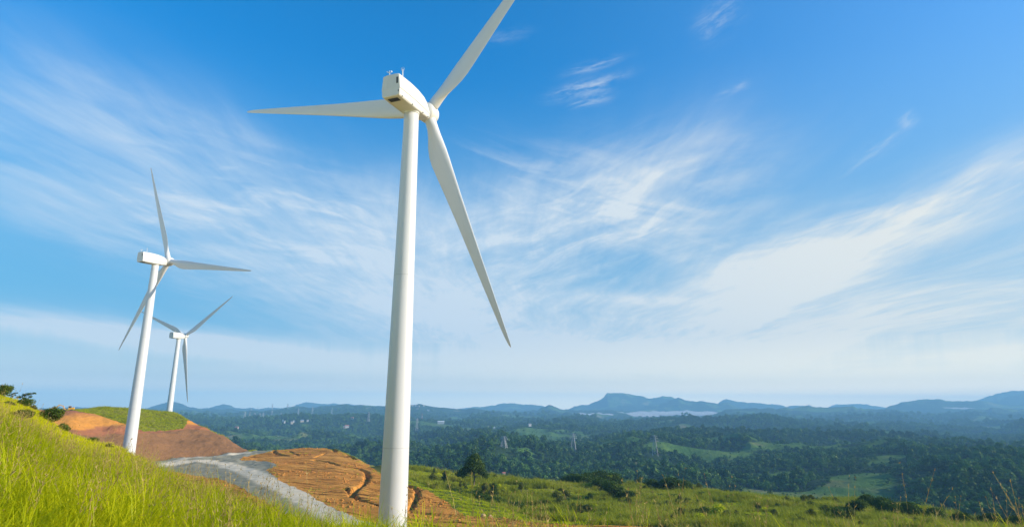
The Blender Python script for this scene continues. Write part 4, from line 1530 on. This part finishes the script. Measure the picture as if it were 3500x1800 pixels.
def blade_mesh():
    st = [(1.0, 1.95, 1.0, 0, .5), (1.9, 1.95, 1.0, 0, .5), (3.2, 2.0, .92, 14, .47), (4.6, 2.35, .68, 14, .40), (6.2, 2.95, .44, 13, .34), (8.0, 3.36, .32, 11.5, .31), (9.6, 3.40, .28, 10, .30),
          (12, 3.16, .25, 8, .30), (16, 2.72, .22, 5.5, .30), (21, 2.25, .20, 3.5, .30), (26, 1.86, .19, 2, .30), (31, 1.50, .18, 1, .30), (36, 1.12, .17, .3, .30), (40, .80, .16, 0, .30),
          (42, .58, .15, 0, .32), (43.1, .34, .15, 0, .36), (43.5, .06, .15, 0, .4)]
    N = 28
    b = MB()
    vs, fs = [], []
    for r, c, th, tw, ax in st:
        ang = R_(tw)
        for j in range(N):
            a = 2 * math.pi * j / N
            xc = 0.5 + 0.5 * math.cos(a)                       # 1 = trailing edge, 0 = leading
            circ = 0.5 * math.sin(a)
            foil = (5 * (0.2969 * math.sqrt(xc) - 0.126 * xc - 0.3516 * xc ** 2 + 0.2843 * xc ** 3 - 0.1015 * xc ** 4)) * (1 if math.sin(a) >= 0 else -0.72)
            w = min(1.0, max(0.0, (1 - th) / 0.55))
            yy = (circ * (1 - w) * th + foil * th * w) * c
            xx = (xc - ax) * c
            X_ = xx * math.cos(ang) + yy * math.sin(ang)
            Y_ = -xx * math.sin(ang) + yy * math.cos(ang)
            vs.append((X_, Y_ + 0.9 * (r / 43.5) ** 2, r))
    for i in range(len(st) - 1):
        for j in range(N):
            a, c = i * N + j, i * N + (j + 1) % N
            fs.append((a, c, c + N, a + N))
    fs.append(tuple(range(N))[::-1])
    fs.append(tuple(range((len(st) - 1) * N, len(st) * N)))
    b.add(vs, fs)
    me = b.mesh('blade', M_white, True)
    bm = bmesh.new()
    bm.from_mesh(me)
    bmesh.ops.recalc_face_normals(bm, faces=bm.faces)
    bm.to_mesh(me)
    bm.free()
    return me


blade_me = blade_mesh()
OH, TILT = 5.3, 0.087


def turbine(x, y, hz, yaw, phase, label):
    root = bpy.data.objects.new('wind_turbine', None)
    COL.objects.link(root)
    root.location = (x, y, hz - HUBH)
    tag(root, label, 'wind turbine', 'white wind turbines on the hill')
    tw = link('tower', tower_me, root)
    for f in flange_me:
        link('flange', f, tw)
    link('yaw_ring', yaw_ring_me, root)
    # nacelle frame: x right, y along the shaft, z up
    cy_, sy_ = math.cos(yaw), math.sin(yaw)
    Rz = Matrix(((cy_, sy_, 0), (-sy_, cy_, 0), (0, 0, 1))).to_4x4()
    Rt = Matrix.Rotation(TILT, 4, 'X')
    F0 = Matrix.Translation((0, 0, HUBH)) @ Rz
    FN = F0 @ Matrix.Rotation(TILT * 0.6, 4, 'X')
    n = link('nacelle', nac_up, root)
    n.matrix_local = FN
    for nm, me in (('lower_shell', nac_lo), ('vent_hatch', hatch_me), ('rear_grille', grille_me), ('rear_slot', light_me), ('rear_rib', rib_me), ('anemometer', anemo_me), ('lightning_mast', ant_me)):
        link(nm, me, n)
    for yy, zz, xx in ((-5.5, -1.66, 1.62), (-2.5, -1.78, 1.66), (0.9, -1.76, 1.62), (2.9, -1.62, 1.42)):
        lg = link('lifting_lug', lug_me, n)
        lg.location = (xx, yy, zz)
    FR = F0 @ Rt @ Matrix.Translation((0, OH, 0))
    h = link('hub', hub_me, root)
    h.matrix_local = FR
    for i in range(3):
        ph = phase + i * 2 * math.pi / 3
        c, s = math.cos(ph), math.sin(ph)
        # blade local: z = span, x = towards the trailing edge, y = shaft direction
        B = Matrix(((s, 0, c, 0), (0, 1, 0, 0), (-c, 0, s, 0), (0, 0, 0, 1)))
        bl = link('blade', blade_me, root)
        bl.matrix_local = FR @ B
    return root


turbine(-16.9, 93.4, 49.8, R_(22.0), R_(169.0), 'largest white wind turbine, nearest, with one blade running out of the top of the picture')
turbine(-136.3, 227.2, 54.6, R_(24.0), R_(110.5), 'middle-sized white wind turbine at the left, its foot behind the grass slope')
turbine(-219.0, 402.2, 45.3, R_(15.2), R_(155.7), 'smallest white wind turbine, farthest, rising behind the grassy shelf')

# ------------------------------------------------------------------ pylons
M_pylon = simple_mat('pylon_steel', (0.36, 0.35, 0.34), 0.5, 0.4)


def pylon_parts(hh, wbase, bar):
    body, arm_me = MB(), []
    lv = [0, .22, .42, .58, .72, .84, .94, 1.0]

    def wd(f):
        return wbase * (1 - f) ** 1.0 * 0.5 + (0.9 if f < .72 else 0.75) * (1 if f < 1 else .3)
    C = lambda f: [Vector((sx * wd(f), sy * wd(f), f * hh)) for sx, sy in ((-1, -1), (1, -1), (1, 1), (-1, 1))]
    for a, c in zip(lv[:-1], lv[1:]):
        A, B_ = C(a), C(c)
        for i in range(4):
            j = (i + 1) % 4
            body.bar(A[i], B_[i], bar)
            body.bar(A[i], B_[j], bar * .6)
            body.bar(A[j], B_[i], bar * .6)
            body.bar(B_[i], B_[j], bar * .6)
    for f, L in ((.70, 7.0), (.82, 6.0), (.93, 5.0)):
        arms = MB()
        z = f * hh
        w = wd(f)
        for s in (-1, 1):
            tip = Vector((s * L, 0, z + .3))
            for sy in (-1, 1):
                arms.bar((s * w, sy * w, z), tip, bar * .8)
                arms.bar((s * w, sy * w, z + 2.0), tip, bar * .7)
            arms.bar(tip, tip - Vector((0, 0, 2.4)), bar * .45)
        arms.bar((-w, 0, z), (w, 0, z), bar * .8)
        arm_me.append(arms.mesh('crossarm', M_pylon))
    return body.mesh('lattice', M_pylon), arm_me


def far_hit(px, py, Y0):
    """distance at which the ray of a picture point meets the far ground (or the fallback Y0)"""
    d = pix_dir(px, py)
    Ys = np.geomspace(430, 9000, 2500)
    t = d.x / d.y
    z, _ = terrain(np.full_like(Ys, t), Ys, False)
    w = np.nonzero(Ys * (d.z / d.y) <= z + 5)[0]
    return float(Ys[w[0]]) if len(w) else Y0


PY_FOOT = [1519, 1529, 1546, 1469, 1436, 1421, 1419, 1415, 1397, 1393, 1399, 1403, 1425, 1421, 1427, 1427, 1426, 1425, 1425]
PY = [  # px, top y, Y, label
    (1722, 1490, 1750, 'pale lattice pylon in the valley, left of the pair above the meadow brow'),
    (1959, 1480, 1620, 'lattice pylon standing on the wooded rise in mid valley, tallest in view'),
    (2236, 1485, 1480, 'lattice pylon farthest right, against the dark wooded hillside'),
    (1426, 1428, 2050, 'grey lattice pylon just right of the main tower in the valley'),
    (1261, 1406, 2650, 'lattice pylon just left of the main tower in the valley'),
    (1135, 1392, 2780, 'pale lattice pylon on the near wooded ridge, broadest left of the main tower'),
    (1069, 1388, 2800, 'lattice pylon on the near ridge left of the broad pale one'),
    (1021, 1394, 3500, 'faint lattice pylon between the near ridge pylons and the pair on the skyline'),
    (932, 1379, 5200, 'lattice pylon standing tallest on the far left skyline'),
    (984, 1379, 5220, 'faint lattice pylon on the skyline right of the tallest skyline one'),
    (882, 1388, 5190, 'small lattice pylon on the skyline left of the tallest skyline one'),
    (859, 1393, 5180, 'smallest lattice pylon on the skyline, farthest left'),
    (930, 1401, 3350, 'lattice pylon behind the wooded ridge, straight below the tallest skyline one'),
    (961, 1411, 4600, 'short white lattice pylon right of the row behind the wooded ridge'),
    (900, 1409, 3700, 'rightmost lattice pylon of the close-set row on the left ridge'),
    (889, 1409, 3700, 'second lattice pylon from the right in the close-set row on the left ridge'),
    (871, 1409, 3650, 'middle lattice pylon in the close-set row on the left ridge'),
    (854, 1406, 3450, 'second lattice pylon from the left in the close-set row on the left ridge'),
    (838, 1406, 3450, 'leftmost lattice pylon of the close-set row on the left ridge'),
]
CLEAR = []
for (px, ty, Y, lb), fo in zip(PY, PY_FOOT):
    Yh = far_hit(px, fo, Y)
    Y = Yh if 0.5 * Y < Yh < 1.6 * Y else Y
    tp = at(px, ty, Y)
    CLEAR.append((tp.x, Y, 14))
    zg = ground_z(tp.x, Y)
    h = max(16, min(75, tp.z - zg))
    e = bpy.data.objects.new('transmission_pylon', None)
    COL.objects.link(e)
    e.location = (tp.x, Y, tp.z - h)
    e.rotation_euler = (0, 0, R_(random.uniform(-25, 25)))
    tag(e, lb, 'pylon', 'transmission pylons across the valley')
    bar = 0.42 if Y < 2000 else (0.55 if Y < 3600 else 0.7)
    a, c = pylon_parts(h, 7.5, bar)
    link('lattice', a, e)
    for am in c:
        link('crossarm', am, e)

# red and white mast
tp = at(1443, 1412, 3000)
zg = ground_z(tp.x, 3000)
e = bpy.data.objects.new('radio_mast', None)
COL.objects.link(e)
e.location = (tp.x, 3000, zg)
tag(e, 'small red and white banded mast right of the main tower in the valley', 'mast')
M_red = simple_mat('mast_red', (0.55, 0.10, 0.06), 0.5)
M_wht = simple_mat('mast_white', (0.75, 0.74, 0.70), 0.5)
H = max(12, tp.z - zg)
for i in range(5):
    b = MB()
    b.tube([(0, 0, H * i / 5), (0, 0, H * (i + 1) / 5)], [1.3 - i * .12, 1.3 - (i + 1) * .12], 8)
    link('mast_section', b.mesh('mast_section', M_wht if i % 2 else M_red), e)

# ------------------------------------------------------------------ houses in the valley
M_wall = {c: simple_mat(c + '_wall', v, 0.8) for c, v in dict(white=(0.52, 0.51, 0.47), cream=(0.46, 0.40, 0.30), pink=(0.45, 0.32, 0.27)).items()}
M_roof = {c: simple_mat(c + '_roof', v, 0.7) for c, v in dict(red=(0.42, 0.13, 0.09), white=(0.60, 0.60, 0.58), blue=(0.22, 0.30, 0.42), grey=(0.34, 0.34, 0.34), brown=(0.32, 0.20, 0.13)).items()}
M_pane = simple_mat('window_pane', (0.05, 0.06, 0.07), 0.2)
HS = [  # px, py, Y, width, depth, wall h, wall, roof, label
    (1507, 1444, 2500, 32, 18, 6, 'white', 'white', 'long white-roofed shed among the woods right of the main tower'),
    (1186, 1457, 1950, 15, 10, 4.5, 'white', 'red', 'white house with a red roof alone in the woods left of the main tower'),
    (1178, 1458, 1960, 8, 7, 3, 'pink', 'grey', 'low annex adjoining the lone white house in the woods'),
    (809, 1461, 1900, 11, 8, 4, 'pink', 'red', 'red-roofed house farthest left in the woods, by the earth flank'),
    (967, 1437, 2500, 6, 6, 5, 'white', 'white', 'tiny white hut at the upper left of the ridge hamlet'),
    (973, 1441, 2450, 7, 6, 5, 'white', 'grey', 'white house below the tiny white hut of the ridge hamlet'),
    (998, 1443, 2400, 11, 8, 5, 'cream', 'grey', 'yellowish house in the middle of the ridge hamlet'),
    (1004, 1439, 2450, 6, 6, 4, 'white', 'white', 'small white house behind the yellowish one in the ridge hamlet'),
    (1033, 1437, 2480, 16, 9, 4, 'cream', 'blue', 'blue-roofed long building at the right of the ridge hamlet'),
    (1052, 1436, 2500, 9, 7, 4, 'white', 'grey', 'grey-roofed house at the right end of the ridge hamlet'),
    (1204, 1428, 2900, 14, 10, 5, 'cream', 'red', 'cream house with red roof just left of the main tower on the ridge'),
    (1410, 1386, 5200, 16, 12, 7, 'white', 'red', 'house on the far ridge top touching the right side of the main tower'),
    (1421, 1386, 5200, 14, 12, 8, 'white', 'grey', 'grey-roofed house second from the main tower on the far ridge top'),
    (1431, 1387, 5200, 20, 12, 7, 'cream', 'red', 'widest cream house in the row on the far ridge top'),
    (1448, 1386, 5200, 12, 12, 8, 'white', 'brown', 'rightmost house of the row on the far ridge top'),
    (1428, 1398, 5000, 20, 12, 8, 'white', 'red', 'red and white house on the far hillside below the ridge-top row'),
    (1463, 1402, 4950, 18, 12, 8, 'white', 'white', 'white house on the far hillside right of the red and white one'),
    (1478, 1403, 4950, 14, 12, 7, 'white', 'grey', 'grey-roofed house farthest right on the far hillside'),
    (1811, 1450, 2600, 14, 9, 5, 'white', 'grey', 'whitish house in a clearing above the right-hand valley woods'),
    (1689, 1463, 2300, 7, 7, 6, 'white', 'white', 'single tiny white house amid the woods between two pylons'),
    (2622, 1652, 520, 4.2, 3.2, 2.4, 'pink', 'brown', 'small pinkish hut among the fields on the right'),
    (1722, 1592, 780, 4, 3.5, 2.6, 'cream', 'red', 'tiny hut on the green clearing right of the big spreading tree'),
]
hc = {}
for px, py, Y, w, d, hgt, wl, rf, lb in HS:
    Yh = far_hit(px, py, Y) if Y > 1000 else Y
    Yh = Yh if 0.6 * Y < Yh < 1.5 * Y else Y
    w, d, hgt = 0.8 * w * Yh / Y, 0.8 * d * Yh / Y, 0.75 * hgt * Yh / Y
    Y = Yh
    CLEAR.append((px and at(px, py, Y).x, Y, w * 0.5 + 8))
    p = at(px, py, Y)
    zg = ground_z(p.x, Y)
    e = bpy.data.objects.new('house', None)
    COL.objects.link(e)
    lift = max(0.0, min(p.z - zg, 4.0)) if Y > 1000 else 0
    e.location = (p.x, Y, zg + lift)
    e.rotation_euler = (0, 0, R_(random.uniform(-20, 20)) + math.atan2(-p.x, Y) * 0.4)
    tag(e, lb, 'house', 'houses scattered over the valley')
    b = MB()
    b.box((0, 0, (hgt - 5) / 2), (w, d, hgt + 5))
    link('wall', b.mesh('house_wall', M_wall[wl]), e)
    b = MB()
    rh = d * 0.28
    ov = 0.5
    x0, y0 = w / 2 + ov, d / 2 + ov
    b.add([(-x0, -y0, hgt - .1), (x0, -y0, hgt - .1), (x0, y0, hgt - .1), (-x0, y0, hgt - .1), (-x0, 0, hgt + rh), (x0, 0, hgt + rh), (-x0, -y0, hgt - .3), (x0, -y0, hgt - .3), (x0, y0, hgt - .3), (-x0, y0, hgt - .3)],
          [(0, 1, 5, 4), (2, 3, 4, 5), (0, 4, 3), (1, 2, 5), (6, 9, 8, 7), (0, 6, 7, 1), (1, 7, 8, 2), (2, 8, 9, 3), (3, 9, 6, 0)])
    link('roof', b.mesh('house_roof', M_roof[rf]), e)
    if Y < 3000:
        for i in range(max(2, int(w / 4))):
            b = MB()
            b.box((-w / 2 + (i + .5) * w / max(2, int(w / 4)), -d / 2 - .02, hgt * .55), (w * .12, .12, hgt * .32))
            link('window', b.mesh('house_window', M_pane), e)

# ------------------------------------------------------------------ far-off woods
fsrc = []
for i in range(6):
    q = random.Random(900 + i)
    lob = lobes_round(3.6, 4.6, 6, 900 + i, 0.75)
    fsrc.append(crown_mesh('wood_crown_%d' % i, lob, 420, 0.85, 900 + i, M_forest, 0.8, 0.6))
wood_src = source_collection('wood', fsrc)
ft, fy = [], []
for n_, y0, y1 in ((10000, 440, 700), (18000, 700, 1100), (38000, 1100, 1900), (38000, 1900, 3000), (22000, 3000, 4700)):
    a, b = rand_ty(n_, -1.0, 1.0, y0, y1)
    ft.append(a)
    fy.append(b)
t, y = np.concatenate(ft), np.concatenate(fy)
fm = field_mask(t * y, y)
kp = (RNG.uniform(0, 1, len(t)) > fm * 0.86) & ((t > -0.5) | (y > 900))
for hx, hy, hr in CLEAR:      # clearings round houses and pylon feet
    kp &= ~((np.abs(t * y - hx * y / hy) < hr) & (y > hy - 5.5 * hr) & (y < hy + hr))
t, y = t[kp], y[kp]
P, who = place(t, y, -0.6)
sz = (0.45 + 1.25 * RNG.uniform(0, 1, (len(t), 1)) ** 2.2) * np.array([1, 1, 1.0]) * (1 + 0.25 * RNG.normal(0, 1, (len(t), 3)).clip(-1.5, 1.5) * np.array([.4, .4, 1])) * np.interp(y, [440, 1100, 2000, 3000, 4600], [0.85, 1.0, 1.2, 1.5, 2.2])[:, None]
sz *= (1 - 0.68 * np.clip(fm[kp] * 1.3, 0, 1))[:, None]
scatter('woodland', P, spin(len(t), 0.06), sz, RNG.integers(0, 6, len(t)), wood_src, 'far-off woods covering the valley and its low hills', 'woodland')

# ------------------------------------------------------------------ machines on the cut
M_yel = simple_mat('machine_yellow', (0.72, 0.36, 0.03), 0.45, 0.4)
M_blk = simple_mat('machine_black', (0.03, 0.03, 0.03), 0.7)


def machine(name, px, py, Y, label, cat, rz, boom):
    p = at(px, py, Y)
    e = bpy.data.objects.new(name, None)
    COL.objects.link(e)
    e.location = (p.x, Y, ground_z(p.x, Y))
    e.rotation_euler = (0, 0, rz)
    e.scale = (0.75, 0.75, 0.75)
    tag(e, label, cat, 'yellow earth movers on the cut')
    for s in (-1, 1):
        b = MB()
        prof = [(-1.7, .15), (-1.9, .45), (-1.6, .85), (1.6, .85), (1.9, .45), (1.7, .15)]
        vs = [(x, s * 1.1 - .25, z) for x, z in prof] + [(x, s * 1.1 + .25, z) for x, z in prof]
        n = len(prof)
        b.add(vs, [tuple(range(n)), tuple(range(n, 2 * n))[::-1]] + [(i, i + n, (i + 1) % n + n, (i + 1) % n) for i in range(n)])
        link('track', b.mesh('track', M_blk), e)
    b = MB()
    b.box((-.4, 0, 1.25), (2.8, 1.9, .8))
    b.box((-1.2, 0, 1.75), (1.3, 1.7, .5))
    link('body', b.mesh('machine_body', M_yel), e)
    b = MB()
    b.box((.35, .2, 2.15), (1.2, 1.2, 1.1))
    cb = link('cab', b.mesh('machine_cab', M_pane), e)
    b = MB()
    b.box((.35, .2, 2.76), (1.35, 1.35, .12))
    link('cab_roof', b.mesh('cab_roof', M_yel), cb)
    b = MB()
    if boom:
        b.bar((.9, -.5, 1.5), (3.0, -.5, 3.9), .42)
        b.bar((3.0, -.5, 3.9), (5.2, -.5, 3.2), .38)
        b.bar((5.2, -.5, 3.3), (6.0, -.5, 1.3), .34)
        link('boom', b.mesh('boom', M_yel), e)
        b = MB()
        b.box((5.9, -.5, .9), (.9, 1.0, .9))
        link('bucket', b.mesh('bucket', M_blk), e)
    else:
        for s in (-1, 1):
            b.bar((-.2, s * 1.4, .6), (2.3, s * 1.4, .55), .2)
        b.box((2.45, 0, .65), (.16, 3.2, 1.1))
        link('dozer_blade', b.mesh('dozer_blade', M_yel), e)


machine('bulldozer', 240, 1403, 284, 'yellow bulldozer on top of the orange cut, clear of the bushes', 'bulldozer', R_(200), False)
machine('excavator', 182, 1403, 276, 'yellow excavator on top of the cut, behind the large round dark bush', 'excavator', R_(10), True)

# stones on the grass strip and clods on the soil
M_clod = simple_mat('soil_clod', (0.52, 0.22, 0.05), 0.95, 0.05, var=0.35)


def lump(name, seed):
    bm = bmesh.new()
    bmesh.ops.create_icosphere(bm, subdivisions=2, radius=0.5)
    r = random.Random(seed)
    for v in bm.verts:
        v.co *= r.uniform(0.72, 1.2)
        v.co.z *= 0.7
    me = bpy.data.meshes.new(name)
    bm.to_mesh(me)
    bm.free()
    me.materials.append(M_clod)
    return me


clod_src = source_collection('clod', [lump('clod_%d' % i, i) for i in range(4)])
t, y = rand_ty(52000, -1.0, 0.1, 120, 325)
zk = zone_at(t, y)
kp = (zk == 'soil') & (fbm(t * y / 11, y / 9, 3, 97) + RNG.normal(0, 0.18, len(t)) > 0.26)
t, y = t[kp], y[kp]
P, who = place(t, y, 0.02)
cs = (0.12 + 0.75 * RNG.uniform(0, 1, (len(t), 1)) ** 4) * np.ones((1, 3))
scatter('soil_clods', P, spin(len(t), 0.5), cs, RNG.integers(0, 4, len(t)), clod_src, 'loose clods and stones strewn over the bare earth', 'clods')
t, y = rand_ty(30000, -1.0, 0.12, 110, 325)
d_ = 0.012
edge = (zone_at(t, y) == 'soil') & ((zone_at(t + d_, y) == 'meadow') | (zone_at(t, y + 5) == 'meadow') | (zone_at(t - d_ * .6, y) == 'road') | (zone_at(t, y + 4) == 'valley') | (fbm(t * y / 16, y / 12, 3, 98) > 0.42))
t, y = t[edge], y[edge]
kp = RNG.uniform(0, 1, len(t)) < 0.35
t, y = t[kp], y[kp]
P, who = place(t, y)
scatter('weeds', P, spin(len(t), 0.15), uni(len(t), 0.45, 1.0), RNG.integers(0, 4, len(t)), lush_src, 'thin weeds creeping onto the edges of the bare earth', 'weeds')
M_rock = simple_mat('sandstone', (0.52, 0.33, 0.16), 0.9, 0.1, var=0.3)


def stone(px, py, s, label, group, seed):
    x, y, z = ground_hit(px, py)
    z = ground_z(x, y)
    bm = bmesh.new()
    bmesh.ops.create_icosphere(bm, subdivisions=2, radius=s)
    r = random.Random(seed)
    for v in bm.verts:
        v.co *= r.uniform(0.8, 1.15)
        v.co.z *= 0.8
    me = bpy.data.meshes.new('stone')
    bm.to_mesh(me)
    bm.free()
    me.materials.append(M_rock)
    o = link('stone', me)
    o.location = (x, y, z + s * 0.25)
    tag(o, label, 'stone', group)


stone(1651, 1764, 0.62, 'upright orange stone at the soil edge of the bright grass strip', 'stones by the grass strip', 1)
stone(1675, 1767, 0.55, 'rounder orange stone just right of the upright one by the grass strip', 'stones by the grass strip', 2)

# ------------------------------------------------------------------ mist in the far valleys and the air itself
def volume_mat(name, density, color, aniso=0.0):
    mt, q, out = new_mat(name)
    v = q.n('ShaderNodeVolumePrincipled')
    v.inputs['Color'].default_value = (*color, 1)
    v.inputs['Density'].default_value = density
    v.inputs['Anisotropy'].default_value = aniso
    mt.node_tree.links.new(v.outputs[0], out.inputs['Volume'])
    return mt


M_mist = volume_mat('mist', 0.009, (0.97, 0.98, 1.0))


def mist(px0, px1, py, Y, thick, deep, label, seed):
    a, c = at(px0, py, Y), at(px1, py, Y)
    bm = bmesh.new()
    bmesh.ops.create_icosphere(bm, subdivisions=5, radius=1)
    co = np.array([v.co for v in bm.verts])
    L = (c.x - a.x) / 2
    wx = co[:, 0] * L
    nz = fbm(wx / (L * .12) + seed, co[:, 1] * 2, 4, seed)
    for i, v in enumerate(bm.verts):
        v.co = Vector((wx[i], co[i, 1] * deep, co[i, 2] * thick * (0.75 + 0.9 * nz[i])))
    me = bpy.data.meshes.new('mist')
    bm.to_mesh(me)
    bm.free()
    for p in me.polygons:
        p.use_smooth = True
    me.materials.append(M_mist)
    o = link('fog_bank', me)
    o.location = ((a.x + c.x) / 2, Y, a.z)
    tag(o, label, 'fog bank', kind='stuff')


mist(1850, 2050, 1416, 5700, 20, 260, 'thin white bank of valley mist below the pointed blue hill', 3)
mist(1990, 2260, 1420, 5500, 32, 400, 'white bank of valley mist below the flat-topped mountain', 5)
mist(2150, 2480, 1413, 5900, 34, 400, 'white bank of valley mist behind the dark wooded hilltop', 7)
mist(3080, 3310, 1395, 6400, 22, 350, 'white streak of mist under the far ridge at the right', 9)

haze_b = MB()
zb, ztop = min(float(Z.min()), float(gz.min())) - 1.0, max(275.0, float(Z.max()) + 5.0)
print('haze', zb, ztop)
haze_b.box((0, 6350, (zb + ztop) / 2), (44000, 14200, ztop - zb))
haze = link('haze', haze_b.mesh('haze', volume_mat('air', 0.000155, (0.31, 0.68, 1.0), 0.0)))
tag(haze, 'thin blue air between the hills', 'haze', kind='stuff')
